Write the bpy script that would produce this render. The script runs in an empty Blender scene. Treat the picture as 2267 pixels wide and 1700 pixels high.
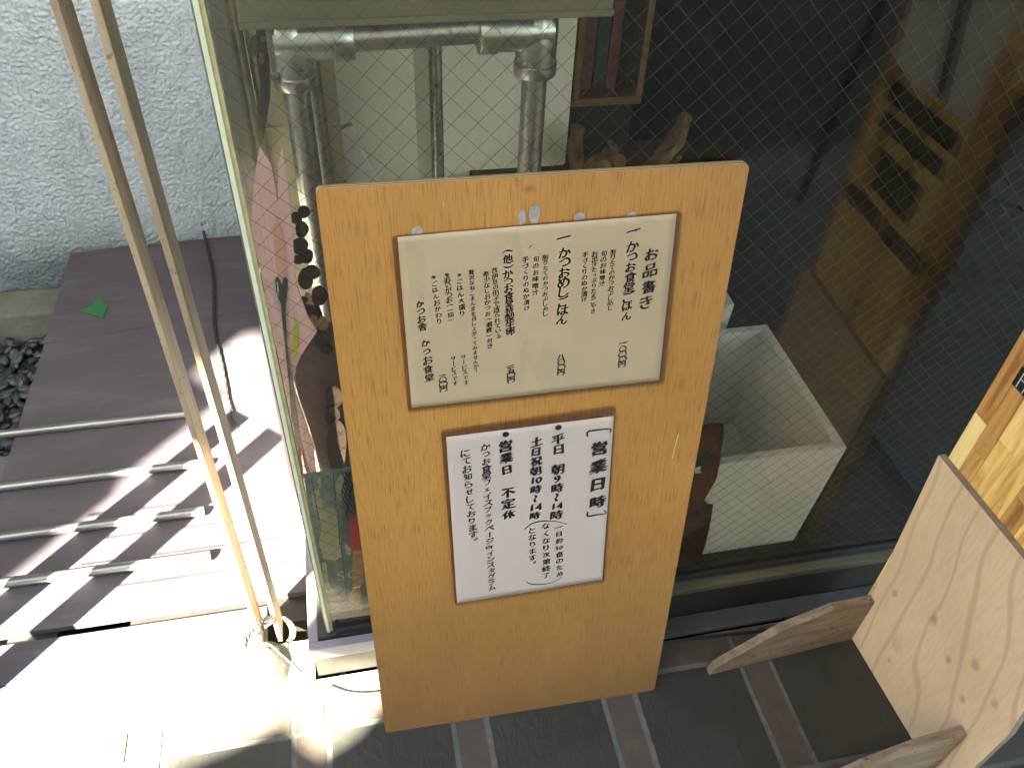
import bpy, bmesh, math, random
from mathutils import Vector, Matrix, noise
random.seed(7)
C = bpy.context.scene.collection
sc = bpy.context.scene
# ------------------------------------------------------------------ camera
F = 1872.41; W0, H0 = 2267.0, 1700.0
CAM = Vector((0.03056, -0.74825, 1.33318))
_a, _b, _c = 0.234328, 0.757923, 0.0517154
_f = Vector((math.sin(_a)*math.cos(_b), math.cos(_a)*math.cos(_b), -math.sin(_b)))
_r0 = Vector((math.cos(_a), -math.sin(_a), 0)); _u0 = _r0.cross(_f)
RIGHT = _r0*math.cos(_c) + _u0*math.sin(_c)
UP = _u0*math.cos(_c) - _r0*math.sin(_c)
cd = bpy.data.cameras.new('camera'); cam = bpy.data.objects.new('camera', cd); C.objects.link(cam)
cd.sensor_width = 36.0; cd.lens = 36.0*F/W0; cd.clip_start = 0.02; cd.clip_end = 500
m3 = Matrix((RIGHT, UP, -_f)).transposed()
cam.matrix_world = Matrix.Translation(CAM) @ m3.to_4x4()
sc.camera = cam
# ------------------------------------------------------------------ light
SUN_EL = math.radians(40.0); KS = math.tan(SUN_EL)
TO = Vector((-0.682*math.cos(SUN_EL), -0.7314*math.cos(SUN_EL), math.sin(SUN_EL)))
world = bpy.data.worlds.new("World"); sc.world = world; world.use_nodes = True
nt = world.node_tree; nt.nodes.clear()
sky = nt.nodes.new('ShaderNodeTexSky'); sky.sky_type = 'NISHITA'; sky.sun_disc = False
sky.sun_elevation = math.radians(40.0); sky.sun_rotation = math.atan2(TO.x, TO.y)
bg = nt.nodes.new('ShaderNodeBackground'); bg.inputs['Strength'].default_value = 0.05
wo = nt.nodes.new('ShaderNodeOutputWorld')
nt.links.new(sky.outputs[0], bg.inputs[0]); nt.links.new(bg.outputs[0], wo.inputs[0])
sl = bpy.data.lights.new('sun', 'SUN'); sl.energy = 5.0; sl.angle = math.radians(0.5); sl.color = (1.0, 0.965, 0.90)
so = bpy.data.objects.new('sun', sl); C.objects.link(so)
so.rotation_euler = TO.to_track_quat('Z', 'Y').to_euler(); so.location = (-3, -3, 4)
sc.view_settings.view_transform = 'Standard'; sc.view_settings.look = 'None'
sc.view_settings.exposure = 5.0; sc.view_settings.gamma = 1.0; sc.view_settings.use_curve_mapping = False
sc.view_settings.use_white_balance = True; sc.view_settings.white_balance_temperature = 7600; sc.view_settings.white_balance_tint = 0
sc.cycles.max_bounces = 10; sc.cycles.transparent_max_bounces = 24
sc.cycles.use_denoising = True

# ------------------------------------------------------------------ helpers
def ray(x, y):
    return (RIGHT*((x-W0/2)/F) + UP*(-(y-H0/2)/F) + _f)
def at(x, y, ax, v):
    d = ray(x, y); t = (v-CAM[ax])/d[ax]; return CAM + d*t
class Frame:
    """a flat plane in the place: origin, right, up (front is toward -normal)"""
    def __init__(s, o, r, u):
        s.o = Vector(o); s.r = Vector(r).normalized(); s.u = Vector(u).normalized(); s.n = s.u.cross(s.r)*-1
        s.n = s.r.cross(s.u)*-1  # points backwards (away from viewer side)
        s.M = Matrix.Translation(s.o) @ Matrix((s.r, s.n, s.u)).transposed().to_4x4()
    def hit(s, x, y):
        d = ray(x, y); t = (s.o-CAM).dot(s.n)/d.dot(s.n); q = CAM+d*t-s.o
        return (q.dot(s.r), q.dot(s.u))
def tag(o, label=None, cat=None, group=None, kind=None):
    if label: o['label'] = label
    if cat: o['category'] = cat
    if group: o['group'] = group
    if kind: o['kind'] = kind
    return o
def empty(name, loc=(0,0,0), mat=None):
    o = bpy.data.objects.new(name, None); C.objects.link(o); o.empty_display_size = .05
    if mat is not None: o.matrix_world = mat
    else: o.location = loc
    return o
def obj(name, bm, mat, parent=None, smooth=False, bevel=0):
    if bevel:
        bmesh.ops.bevel(bm, geom=list(bm.edges), offset=bevel, segments=2, affect='EDGES', profile=.6)
    bmesh.ops.recalc_face_normals(bm, faces=bm.faces)
    me = bpy.data.meshes.new(name); bm.to_mesh(me); bm.free()
    for m in (mat if isinstance(mat, (list, tuple)) else [mat]): me.materials.append(m)
    if smooth:
        for p in me.polygons: p.use_smooth = True
        if len(me.polygons) < 20000: me.set_sharp_from_angle(angle=.75)
    o = bpy.data.objects.new(name, me); C.objects.link(o)
    if parent: o.parent = parent
    return o
def link_mesh(name, me, parent, mw=None):
    o = bpy.data.objects.new(name, me); C.objects.link(o); o.parent = parent
    if mw is not None: o.matrix_local = mw
    return o
def NB(): return bmesh.new()
def box(x0, x1, y0, y1, z0, z1, bm=None):
    bm = bm or NB()
    vs = [bm.verts.new((x, y, z)) for z in (z0, z1) for y in (y0, y1) for x in (x0, x1)]
    for f in ((0,1,3,2),(4,6,7,5),(0,4,5,1),(2,3,7,6),(0,2,6,4),(1,5,7,3)): bm.faces.new([vs[i] for i in f])
    return bm
def prism(pts, off, bm=None):
    bm = bm or NB(); off = Vector(off)
    a = [bm.verts.new(Vector(p)) for p in pts]; b = [bm.verts.new(Vector(p)+off) for p in pts]
    n = len(a)
    bm.faces.new(a); bm.faces.new(b[::-1])
    for i in range(n): bm.faces.new((a[i], b[i], b[(i+1)%n], a[(i+1)%n]))
    return bm
def tube(path, r, seg=10, bm=None, cap=True):
    bm = bm or NB(); path = [Vector(p) for p in path]; rings = []
    rr = r if isinstance(r, (list, tuple)) else [r]*len(path)
    prev = None
    for i, p in enumerate(path):
        t = (path[min(i+1, len(path)-1)]-path[max(i-1, 0)]).normalized()
        if prev is None:
            n = t.orthogonal().normalized()
        else:
            n = (prev - t*prev.dot(t)).normalized()
        prev = n; b = t.cross(n)
        rings.append([bm.verts.new(p+(n*math.cos(2*math.pi*k/seg)+b*math.sin(2*math.pi*k/seg))*rr[i]) for k in range(seg)])
    for i in range(len(rings)-1):
        for k in range(seg): bm.faces.new((rings[i][k], rings[i][(k+1)%seg], rings[i+1][(k+1)%seg], rings[i+1][k]))
    if cap: bm.faces.new(rings[0]); bm.faces.new(rings[-1][::-1])
    return bm
def blob(c, r, sub=2, amp=.15, fr=3, bm=None, seed=0):
    bm = bm or NB(); c = Vector(c); r = Vector(r)
    ret = bmesh.ops.create_icosphere(bm, subdivisions=sub, radius=1)
    for v in ret['verts']:
        d = v.co.normalized(); k = 1+amp*noise.noise(d*fr+Vector((seed*3.1, seed, 0)))
        v.co = c+Vector((d.x*r.x, d.y*r.y, d.z*r.z))*k
    return bm
def smooth_path(pts, n=8):
    pts = [Vector(p) for p in pts]; out = []
    P = [pts[0]]+pts+[pts[-1]]
    for i in range(1, len(P)-2):
        for k in range(n):
            t = k/n; a, b, c, d = P[i-1], P[i], P[i+1], P[i+2]
            out.append(.5*((2*b)+(c-a)*t+(2*a-5*b+4*c-d)*t*t+(-a+3*b-3*c+d)*t**3))
    out.append(pts[-1]); return out
# ------------------------------------------------------------------ materials
class NT:
    def __init__(s, name):
        s.m = bpy.data.materials.new(name); s.m.use_nodes = True; s.t = s.m.node_tree; s.t.nodes.clear()
        s.out = s.n('ShaderNodeOutputMaterial'); s.co = s.n('ShaderNodeTexCoord')
    def n(s, k, **kw):
        n = s.t.nodes.new(k)
        for a, v in kw.items(): setattr(n, a, v)
        return n
    def l(s, a, b): s.t.links.new(a, b)
    def val(s, sock, v):
        if hasattr(v, 'is_output') or isinstance(v, bpy.types.NodeSocket): s.l(v, sock)
        else: sock.default_value = v
    def map(s, scale=(1,1,1), loc=(0,0,0), rot=(0,0,0), src='Object'):
        m = s.n('ShaderNodeMapping'); s.l(s.co.outputs[src], m.inputs[0])
        m.inputs['Scale'].default_value = scale; m.inputs['Location'].default_value = loc; m.inputs['Rotation'].default_value = rot
        return m.outputs[0]
    def noise(s, scale=10, detail=4, rough=.55, dist=0, vec=None):
        n = s.n('ShaderNodeTexNoise'); n.inputs['Scale'].default_value = scale; n.inputs['Detail'].default_value = detail
        n.inputs['Roughness'].default_value = rough; n.inputs['Distortion'].default_value = dist
        s.l(vec if vec is not None else s.co.outputs['Object'], n.inputs['Vector']); return n.outputs[0]
    def ramp(s, fac, stops):
        r = s.n('ShaderNodeValToRGB'); s.l(fac, r.inputs[0]); e = r.color_ramp.elements
        while len(e) < len(stops): e.new(.5)
        for k, (p, c) in zip(e, stops):
            k.position = p; k.color = (c, c, c, 1) if isinstance(c, (int, float)) else tuple(c)+(1,)
        return r.outputs[0]
    def mix(s, fac, a, b, mode='MIX'):
        m = s.n('ShaderNodeMix', data_type='RGBA', blend_type=mode)
        s.val(m.inputs[0], fac)
        for i, v in ((6, a), (7, b)):
            if isinstance(v, (tuple, list)): m.inputs[i].default_value = tuple(v)+(1,) if len(v) == 3 else v
            elif isinstance(v, (int, float)): m.inputs[i].default_value = (v, v, v, 1)
            else: s.l(v, m.inputs[i])
        return m.outputs[2]
    def math(s, op, a, b=0, clamp=False):
        m = s.n('ShaderNodeMath', operation=op, use_clamp=clamp); s.val(m.inputs[0], a); s.val(m.inputs[1], b); return m.outputs[0]
    def bump(s, h, strength=.3, dist=.001, normal=None):
        b = s.n('ShaderNodeBump'); s.l(h, b.inputs['Height']); b.inputs['Strength'].default_value = strength; b.inputs['Distance'].default_value = dist
        if normal is not None: s.l(normal, b.inputs['Normal'])
        return b.outputs[0]
    def finish(s, col, rough=.6, metal=0, normal=None, spec=.5, coat=0, alpha=None, trans=0):
        p = s.n('ShaderNodeBsdfPrincipled')
        if isinstance(col, (tuple, list)): p.inputs['Base Color'].default_value = tuple(col)+(1,)
        else: s.l(col, p.inputs['Base Color'])
        s.val(p.inputs['Roughness'], rough); s.val(p.inputs['Metallic'], metal)
        p.inputs['Specular IOR Level'].default_value = spec; p.inputs['Coat Weight'].default_value = coat
        p.inputs['Transmission Weight'].default_value = trans
        if alpha is not None: p.inputs['Alpha'].default_value = alpha
        if normal is not None: s.l(normal, p.inputs['Normal'])
        s.l(p.outputs[0], s.out.inputs[0]); return s.m
def simple(name, col, rough=.6, metal=0, var=.25, scale=20, bump=.15, stretch=(1,1,1), bd=.0008, spec=.5, coat=0):
    t = NT(name); v = t.map(stretch); n = t.noise(scale, 5, .6, vec=v); n2 = t.noise(scale*7, 3, .6, vec=v)
    lo = tuple(c*(1-var) for c in col); hi = tuple(min(1, c*(1+var)) for c in col)
    c = t.ramp(n, [(.3, lo), (.7, hi)]); c = t.mix(t.math('MULTIPLY', n2, .25), c, tuple(x*.6 for x in col))
    return t.finish(c, t.math('ADD', rough-.08, t.math('MULTIPLY', n, .16)), metal, t.bump(n2, bump, bd), spec, coat)

def m_stucco():
    t = NT('grey_stucco'); n = t.noise(3, 4, .6); v = t.n('ShaderNodeTexVoronoi', feature='DISTANCE_TO_EDGE'); 
    v.inputs['Scale'].default_value = 75; w = t.noise(55, 3, .6)
    vec = t.mix(.04, t.co.outputs['Object'], t.n('ShaderNodeTexNoise').outputs[1]); t.l(t.co.outputs['Object'], v.inputs['Vector'])
    c = t.ramp(n, [(.3, (.295, .345, .405)), (.7, (.355, .41, .47))])
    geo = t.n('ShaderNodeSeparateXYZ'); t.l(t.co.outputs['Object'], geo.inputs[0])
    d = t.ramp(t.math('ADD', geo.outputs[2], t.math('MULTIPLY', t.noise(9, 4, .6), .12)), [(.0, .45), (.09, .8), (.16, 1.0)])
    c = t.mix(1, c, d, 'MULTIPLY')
    crack = t.ramp(t.noise(16, 6, .75, vec=t.map((1.8, 1, .30))), [(.60, 1.0), (.68, .45)])
    c = t.mix(.6, c, crack, 'MULTIPLY')
    c = t.mix(1, c, t.ramp(t.noise(2.6, 5, .65, vec=t.map((1, 1, .6))), [(.35, .80), (.65, 1.08)]), 'MULTIPLY')
    h = t.math('ADD', t.math('MULTIPLY', w, .8), t.math('MULTIPLY', t.noise(160, 3, .6), .5))
    return t.finish(c, .93, 0, t.bump(h, .8, .003), .2)
def m_brown_board():
    t = NT('brown_formply'); n = t.noise(4, 6, .65, vec=t.map((1, 3, 1))); n2 = t.noise(60, 4, .6, vec=t.map((.15, 1, 1)))
    c = t.ramp(n, [(.3, (.052, .043, .056)), (.5, (.068, .058, .072)), (.72, (.100, .088, .105))])
    c = t.mix(t.math('MULTIPLY', n2, .35), c, (.040, .032, .040))
    v = t.n('ShaderNodeTexVoronoi'); v.inputs['Scale'].default_value = 13; v.inputs['Randomness'].default_value = 1
    t.l(t.co.outputs['Object'], v.inputs['Vector'])
    c = t.mix(t.ramp(v.outputs[0], [(.02, 1.0), (.035, 0.0)]), c, (.20, .19, .20))
    sc_ = t.ramp(t.noise(22, 4, .7, vec=t.map((.35, 2.2, 1), rot=(0, 0, .3))), [(.58, 0.0), (.70, .5)])
    c = t.mix(sc_, c, (.12, .108, .12))
    return t.finish(c, t.math('ADD', .38, t.math('MULTIPLY', n, .3)), 0, t.bump(n2, .12, .0006), .5)
def m_concrete(name='weathered_concrete', base=(.33, .31, .28), green=.5):
    t = NT(name); n = t.noise(9, 6, .65); n2 = t.noise(120, 4, .7)
    c = t.ramp(n, [(.3, tuple(x*.62 for x in base)), (.7, tuple(x*1.15 for x in base))])
    c = t.mix(t.ramp(t.noise(5, 4, .6), [(.45, 0.0), (.7, green)]), c, (.12, .14, .09))
    c = t.mix(t.ramp(n2, [(.30, .9), (.42, 0.0)]), c, (.06, .055, .05))
    return t.finish(c, .9, 0, t.bump(n2, .5, .0015), .25)
def m_slate():
    t = NT('slate_tile'); n = t.noise(10, 5, .6); r = t.noise(38, 5, .6, 1.2, vec=t.map((1, .55, 1), rot=(0, 0, .7)))
    c = t.ramp(n, [(.3, (.020, .0195, .017)), (.7, (.032, .031, .027))])
    c = t.mix(t.ramp(t.noise(4, 3, .6), [(.5, 0.0), (.75, .5)]), c, (.036, .030, .026))
    sp = t.ramp(t.noise(330, 1, .5), [(.74, 0.0), (.78, .5)]); c = t.mix(sp, c, (.14, .14, .14))
    return t.finish(c, t.math('ADD', .30, t.math('MULTIPLY', r, .35)), 0, t.bump(r, .8, .003), .5)
def m_pink():
    t = NT('pink_granite_tile'); n = t.noise(30, 4, .6); sp = t.noise(170, 3, .65)
    c = t.ramp(n, [(.3, (.052, .040, .034)), (.7, (.074, .058, .049))])
    c = t.mix(t.ramp(sp, [(.28, .95), (.38, 0.0)]), c, (.03, .024, .022))
    c = t.mix(t.ramp(t.noise(260, 2, .5, vec=t.map(loc=(3, 1, 2))), [(.66, 0.0), (.72, .5)]), c, (.15, .13, .12))
    return t.finish(c, .5, 0, t.bump(sp, .25, .0006), .45)
def m_board_ply():
    t = NT('varnished_plywood')
    n = t.noise(2.2, 4, .55, vec=t.map((1.6, 1, .8))); g = t.noise(30, 6, .66, 2.2, vec=t.map((5.5, 1, .22)))
    g2 = t.noise(260, 3, .6, vec=t.map((2.6, 1, .10)))
    c = t.ramp(n, [(.3, (.32, .150, .038)), (.55, (.38, .186, .049)), (.75, (.425, .220, .063))])
    c = t.mix(t.ramp(g, [(.35, .30), (.6, 0.0)]), c, (.24, .11, .03))
    c = t.mix(t.ramp(g2, [(.36, .7), (.48, 0.0)]), c, (.17, .075, .02))
    fl = t.ramp(t.noise(120, 2, .5, vec=t.map((3, 1, .22), loc=(5, 0, 2))), [(.72, 0.0), (.78, .55)])
    c = t.mix(fl, c, (.66, .42, .19))
    # grime plus painted light falloff toward the foot of the board and the old mark at the top
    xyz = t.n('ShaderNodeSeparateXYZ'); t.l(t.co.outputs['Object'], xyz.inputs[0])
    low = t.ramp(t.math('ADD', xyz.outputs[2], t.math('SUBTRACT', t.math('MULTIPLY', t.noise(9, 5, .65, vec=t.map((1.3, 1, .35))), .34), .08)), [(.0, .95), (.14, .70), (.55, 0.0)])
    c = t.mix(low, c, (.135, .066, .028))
    def spot(x, z, rx, rz, a, b, col):
        nonlocal c
        m = t.n('ShaderNodeMapping'); t.l(t.co.outputs['Object'], m.inputs[0])
        m.inputs['Location'].default_value = (-x/rx, 0, -z/rz); m.inputs['Scale'].default_value = (1/rx, 0, 1/rz)
        ln = t.n('ShaderNodeVectorMath', operation='LENGTH'); t.l(m.outputs[0], ln.inputs[0])
        d = t.math('ADD', ln.outputs['Value'], t.math('MULTIPLY', t.noise(90, 4, .7), .9))
        c = t.mix(t.ramp(d, [(a, b), (a+.7, 0.0)]), c, col)
    for s in SPOTS: spot(*s)
    return t.finish(c, t.math('ADD', .34, t.math('MULTIPLY', g, .2)), 0, t.bump(g2, .16, .0006), .45)
def m_edge_ply(name='plywood_edge', base=(.42, .29, .15)):
    t = NT(name); x = t.n('ShaderNodeSeparateXYZ'); t.l(t.co.outputs['Object'], x.inputs[0])
    b = t.math('PINGPONG', t.math('MULTIPLY', x.outputs[1], 1.0), .0024)
    c = t.ramp(t.math('MULTIPLY', b, 400), [(.35, tuple(v*.45 for v in base)), (.6, base)])
    c = t.mix(t.ramp(t.noise(120, 3), [(.4, .3), (.6, 0.0)]), c, tuple(v*.5 for v in base))
    return t.finish(c, .8)
def m_white_ply(knots):
    t = NT('pale_plywood'); 
    def wav(scale, dist, ph):
        w = t.n('ShaderNodeTexWave', wave_type='BANDS', bands_direction='Y'); w.inputs['Scale'].default_value = scale
        w.inputs['Distortion'].default_value = dist; w.inputs['Detail'].default_value = 2.2; w.inputs['Detail Scale'].default_value = .65
        w.inputs['Phase Offset'].default_value = ph
        t.l(t.map((1, 1, .42), rot=(.35, 0, 0)), w.inputs['Vector']); return w.outputs[1]
    w1 = wav(6.5, 13, 1.0)
    c = t.ramp(t.noise(6, 3, .5), [(.3, (.64, .435, .28)), (.7, (.72, .505, .335))])
    c = t.mix(t.ramp(w1, [(.91, 0.0), (.985, .45), (1.0, .5)]), c, (.42, .255, .17))
    c = t.mix(t.ramp(t.noise(3.5, 3, .6, vec=t.map((1, 2.5, .7))), [(.52, 0.0), (.7, .35)]), c, (.56, .36, .22))
    c = t.mix(t.ramp(t.noise(220, 2, .5, vec=t.map((1, 1, .12))), [(.4, .18), (.55, 0.0)]), c, (.42, .30, .2))
    for (ky, kz, r, st) in knots:
        m = t.n('ShaderNodeMapping'); t.l(t.co.outputs['Object'], m.inputs[0])
        m.inputs['Location'].default_value = (0, -ky/r, -kz/(r*1.4)); m.inputs['Scale'].default_value = (0, 1/r, 1/(r*1.4))
        ln = t.n('ShaderNodeVectorMath', operation='LENGTH'); t.l(m.outputs[0], ln.inputs[0])
        d = t.math('ADD', ln.outputs['Value'], t.math('MULTIPLY', t.math('SUBTRACT', t.noise(60, 3, .6), .5), .8))
        c = t.mix(t.math('MULTIPLY', t.ramp(d, [(.30, .9), (.5, .45), (.85, 0.0)]), st*.85), c, (.30, .21, .15))
        c = t.mix(t.math('MULTIPLY', t.ramp(d, [(1.15, 0.0), (1.3, .4), (1.5, 0.0)]), st), c, (.40, .25, .16))
    return t.finish(c, .62, 0, t.bump(w1, .08, .0006), .35)
def m_pine(i, base, dark):
    t = NT('pine_stave'); v = t.map((1, 1, .10), loc=(0, i*1.7, i*.9)); 
    n = t.noise(60, 4, .6, 1.2, vec=v); 
    c = t.ramp(n, [(.35, dark), (.5, base), (.7, tuple(min(1, x*1.15) for x in base))])
    k = t.noise(9, 2, .5, vec=t.map((1, 1, .55), loc=(0, i*2.3, i*1.1)))
    c = t.mix(t.ramp(k, [(.68, 0.0), (.76, .9)]), c, (.06, .022, .008))
    return t.finish(c, .32, 0, t.bump(n, .1, .0005), .5, .3)
def m_wood(name, base, dark, rough=.65, st=(1, 1, 1), scale=45, spots=True):
    t = NT(name); v = t.map(st); n = t.noise(scale, 5, .6, .8, vec=v); n2 = t.noise(7, 3, .6)
    c = t.ramp(n, [(.33, dark), (.62, base)]); c = t.mix(t.ramp(n2, [(.45, 0.0), (.8, .4)]), c, dark)
    if spots: c = t.mix(t.ramp(t.noise(95, 3, .7), [(.30, .8), (.40, 0.0)]), c, tuple(x*.35 for x in dark))
    return t.finish(c, rough, 0, t.bump(n, .25, .0007), .35)
def m_paper(name, base, stain, aged=True):
    t = NT(name); n = t.noise(6, 4, .55); c = t.ramp(n, [(.3, tuple(x*.93 for x in base)), (.7, base)])
    if aged:
        c = t.mix(t.ramp(t.noise(5, 5, .65, vec=t.map((1.4, 1, .6), loc=(2, 0, 1))), [(.58, 0.0), (.74, .5)]), c, stain)
        c = t.mix(t.ramp(t.noise(60, 3, .6), [(.7, 0.0), (.76, .35)]), c, stain)
    return t.finish(c, .55, 0, t.bump(t.noise(9, 3, .5), .5, .004), .4)
def m_film():
    t = NT('laminate_film'); tr = t.n('ShaderNodeBsdfTransparent'); tr.inputs[0].default_value = (.90, .87, .85, 1)
    g = t.n('ShaderNodeBsdfGlossy'); g.inputs['Roughness'].default_value = .16
    t.l(t.bump(t.noise(14, 3, .5), .5, .004), g.inputs['Normal'])
    lw = t.n('ShaderNodeLayerWeight'); f = t.math('ADD', t.math('MULTIPLY', t.math('POWER', lw.outputs['Facing'], 5), .9), .045)
    mx = t.n('ShaderNodeMixShader'); t.l(f, mx.inputs[0]); t.l(tr.outputs[0], mx.inputs[1]); t.l(g.outputs[0], mx.inputs[2])
    t.l(mx.outputs[0], t.out.inputs[0]); return t.m
def m_glass(name='wired_window_glass', tint=(.92, .91, .865), refl=1.0, base=.045):
    t = NT(name); tr = t.n('ShaderNodeBsdfTransparent'); tr.inputs[0].default_value = tint+(1,)
    g = t.n('ShaderNodeBsdfGlossy'); g.inputs['Roughness'].default_value = .0; g.inputs[0].default_value = (1, .96, .87, 1)
    lw = t.n('ShaderNodeLayerWeight'); f = t.math('MULTIPLY', t.math('ADD', t.math('MULTIPLY', t.math('POWER', lw.outputs['Facing'], 5), .95), base), refl)
    mx = t.n('ShaderNodeMixShader'); t.l(f, mx.inputs[0]); t.l(tr.outputs[0], mx.inputs[1]); t.l(g.outputs[0], mx.inputs[2])
    # a faint film of dust on the pane
    df = t.n('ShaderNodeBsdfDiffuse'); df.inputs[0].default_value = (.6, .6, .55, 1)
    m2 = t.n('ShaderNodeMixShader'); t.l(t.math('MULTIPLY', t.noise(5, 4, .7), .012), m2.inputs[0]); t.l(mx.outputs[0], m2.inputs[1]); t.l(df.outputs[0], m2.inputs[2])
    t.l(m2.outputs[0], t.out.inputs[0]); return t.m
def m_galv():
    t = NT('galvanised_steel'); v = t.n('ShaderNodeTexVoronoi'); v.inputs['Scale'].default_value = 110; t.l(t.co.outputs['Object'], v.inputs['Vector'])
    n = t.noise(60, 4, .7)
    c = t.mix(v.outputs[0], (.42, .44, .445), (.55, .575, .58)); c = t.mix(t.ramp(n, [(.32, .7), (.45, 0.0)]), c, (.2, .2, .19))
    return t.finish(c, t.math('ADD', .20, t.math('MULTIPLY', n, .24)), .85, t.bump(n, .12, .0005), .5)

M = {}
M['stucco'] = m_stucco(); M['brown'] = m_brown_board(); M['concrete'] = m_concrete(); M['slate'] = m_slate(); M['pink'] = m_pink()
M['mound'] = m_concrete('speckled_shade_concrete', (.050, .047, .042), .2)  # mound colour darkened to stand in for shade on it; speckle is grain
M['footing'] = m_concrete('mossy_concrete', (.16, .17, .145), .6)
M['grout'] = simple('grout', (.10, .097, .09), .9, scale=60)
M['asphalt'] = simple('asphalt', (.035, .034, .032), .9, scale=80)
M['lath'] = m_wood('weathered_lath', (.33, .25, .175), (.22, .16, .11), st=(1, 1, .12), scale=60)
M['steel'] = simple('worn_steel_tube', (.24, .235, .23), .34, .8, scale=40, stretch=(.2, 1, 1))
M['galv'] = m_galv()
M['stainless'] = simple('brushed_stainless', (.50, .46, .36), .34, .35, .1, 30, .05, (1, 1, .1))
M['alu'] = simple('aluminium', (.35, .37, .38), .30, .9, .15, 30, .05, (1, 1, .1))
M['black'] = simple('black_rubber', (.012, .012, .012), .5)
M['dark'] = simple('dark_brown_paint', (.022, .017, .015), .5, scale=30)
M['brass'] = simple('bronze_anodised', (.16, .14, .095), .38, .6, .15, 30, .1, (.2, 1, 1))
M['lilac'] = simple('lilac_grey_paint', (.20, .185, .23), .5, 0, .2, 14, .2)
M['recess'] = simple('dark_steel_recess', (.055, .052, .05), .45, .3, .2, 20)
M['skirt'] = simple('dark_stone', (.05, .05, .046), .7, scale=40)
M['green_edge'] = simple('glass_edge', (.11, .15, .13), .2, 0, .2)
M['cream'] = simple('cream_sealant', (.52, .52, .40), .5, 0, .1, 50)
M['ochre'] = simple('aged_sealant', (.36, .32, .17), .6, 0, .25, 60)
M['glass'] = m_glass(base=.033); M['side_glass'] = m_glass('plain_side_glass', (.90, .92, .90), refl=.25)
M['wire'] = simple('mesh_wire', (.075, .071, .06), .5, .5, .1)
M['film'] = m_film()
M['olive'] = simple('olive_painted_steel', (.145, .138, .095), .5, 0, .12, 12)
M['plaster'] = simple('white_plaster', (.88, .86, .76), .8, 0, .04, 9, .3, bd=.002)
M['bag'] = simple('white_paper', (.72, .71, .68), .7, 0, .05, 10)
M['foam'] = simple('white_polystyrene', (.50, .50, .475), .7, 0, .12, 9, .2)
M['crate'] = m_wood('dark_varnished_wood', (.20, .10, .045), (.11, .052, .022), spots=False)
M['red'] = simple('red_print', (.10, .014, .012), .5, 0, .5, 60)
M['drift'] = m_wood('driftwood', (.20, .115, .06), (.07, .04, .02), .85, (1, 1, .3), 30)
M['carpet'] = simple('dark_carpet', (.022, .021, .018), .95, 0, .3, 40, .4)
M['inwall'] = simple('dark_interior_wall', (.014, .011, .008), .9, 0, .2)
M['pinkboard'] = None
def m_fish():
    t = NT('pink_painted_board'); x = t.n('ShaderNodeSeparateXYZ'); t.l(t.co.outputs['Object'], x.inputs[0])
    c = t.ramp(t.noise(5, 3, .5), [(.3, (.86, .52, .57)), (.7, (.92, .60, .65))])
    c = t.mix(t.ramp(t.noise(110, 3, .6, vec=t.map((1.5, 1, .08))), [(.56, 0.0), (.66, .45)]), c, (.78, .60, .60))
    return t.finish(c, .5, 0, None, .4)
M['pinkboard'] = m_fish()
M['salmon'] = simple('salmon_paint', (.85, .48, .42), .5, 0, .1, 12, .1)
M['darkpaint'] = simple('charcoal_paint', (.075, .085, .075), .5, 0, .2, 30, .1)
M['greypaint'] = simple('grey_paint', (.28, .25, .25), .5, 0, .25, 20, .1, (1, 1, .1))
M['yellow'] = simple('yellow_paint', (.62, .62, .06), .5, 0, .1)
M['maroon'] = simple('maroon_paint', (.22, .06, .08), .5)
M['brownleather'] = simple('dark_brown_card', (.030, .018, .016), .45, 0, .3)
M['mauve'] = simple('mauve_brown_paint', (.115, .075, .078), .35, 0, .3, 10)
M['tan'] = simple('tan_paint', (.42, .28, .18), .5)
def m_photo(name, stops, sc_=14, st=(1, 1, .35)):
    t = NT(name); n = t.noise(sc_, 5, .6, .6, vec=t.map(st)); c = t.ramp(n, stops); return t.finish(c, .35, 0, None, .5)
M['poster'] = m_photo('blue_grey_print', [(.30, (.045, .075, .09)), (.48, (.085, .13, .145)), (.62, (.16, .21, .21)), (.74, (.30, .30, .24))], 16)
M['posterdark'] = m_photo('navy_print', [(.3, (.018, .03, .038)), (.7, (.05, .075, .085))], 20)
M['postercream'] = m_photo('cream_print', [(.3, (.27, .27, .19)), (.7, (.36, .35, .25))], 30)
M['posterred'] = simple('red_ink', (.36, .03, .04), .4, 0, .12)
M['skin'] = simple('skin_print', (.34, .20, .11), .4, 0, .15, 30)
M['portrait'] = m_photo('dark_portrait_print', [(.32, (.012, .006, .006)), (.5, (.045, .014, .010)), (.7, (.11, .04, .024))], 9, (1, 1, .8))
M['portraitskin'] = m_photo('portrait_skin_print', [(.3, (.06, .018, .010)), (.7, (.14, .052, .028))], 20)
M['portraitgrey'] = m_photo('portrait_grey_print', [(.3, (.012, .018, .019)), (.7, (.05, .062, .06))], 30)
M['white'] = simple('white_ink', (.6, .62, .6), .5)
M['navy'] = simple('navy_ink', (.03, .07, .12), .5)
M['blue'] = simple('blue_enamel', (.012, .05, .10), .35, 0, .2)
M['blackwire'] = simple('black_cable', (.012, .011, .010), .55)
M['rope'] = m_wood('dark_twine', (.05, .042, .036), (.018, .014, .012), .9, scale=200)
M['redwire'] = simple('red_brown_wire', (.14, .03, .022), .5)
M['greencoil'] = simple('olive_cable', (.12, .12, .07), .6)
M['ink'] = simple('black_ink', (.012, .011, .011), .42, 0, .2, 60, 0)
M['menu_paper'] = m_paper('cream_menu_paper', (.64, .57, .42), (.32, .275, .20))
M['hours_paper'] = m_paper('white_copy_paper', (.76, .72, .74), (.50, .46, .45), False)
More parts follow.
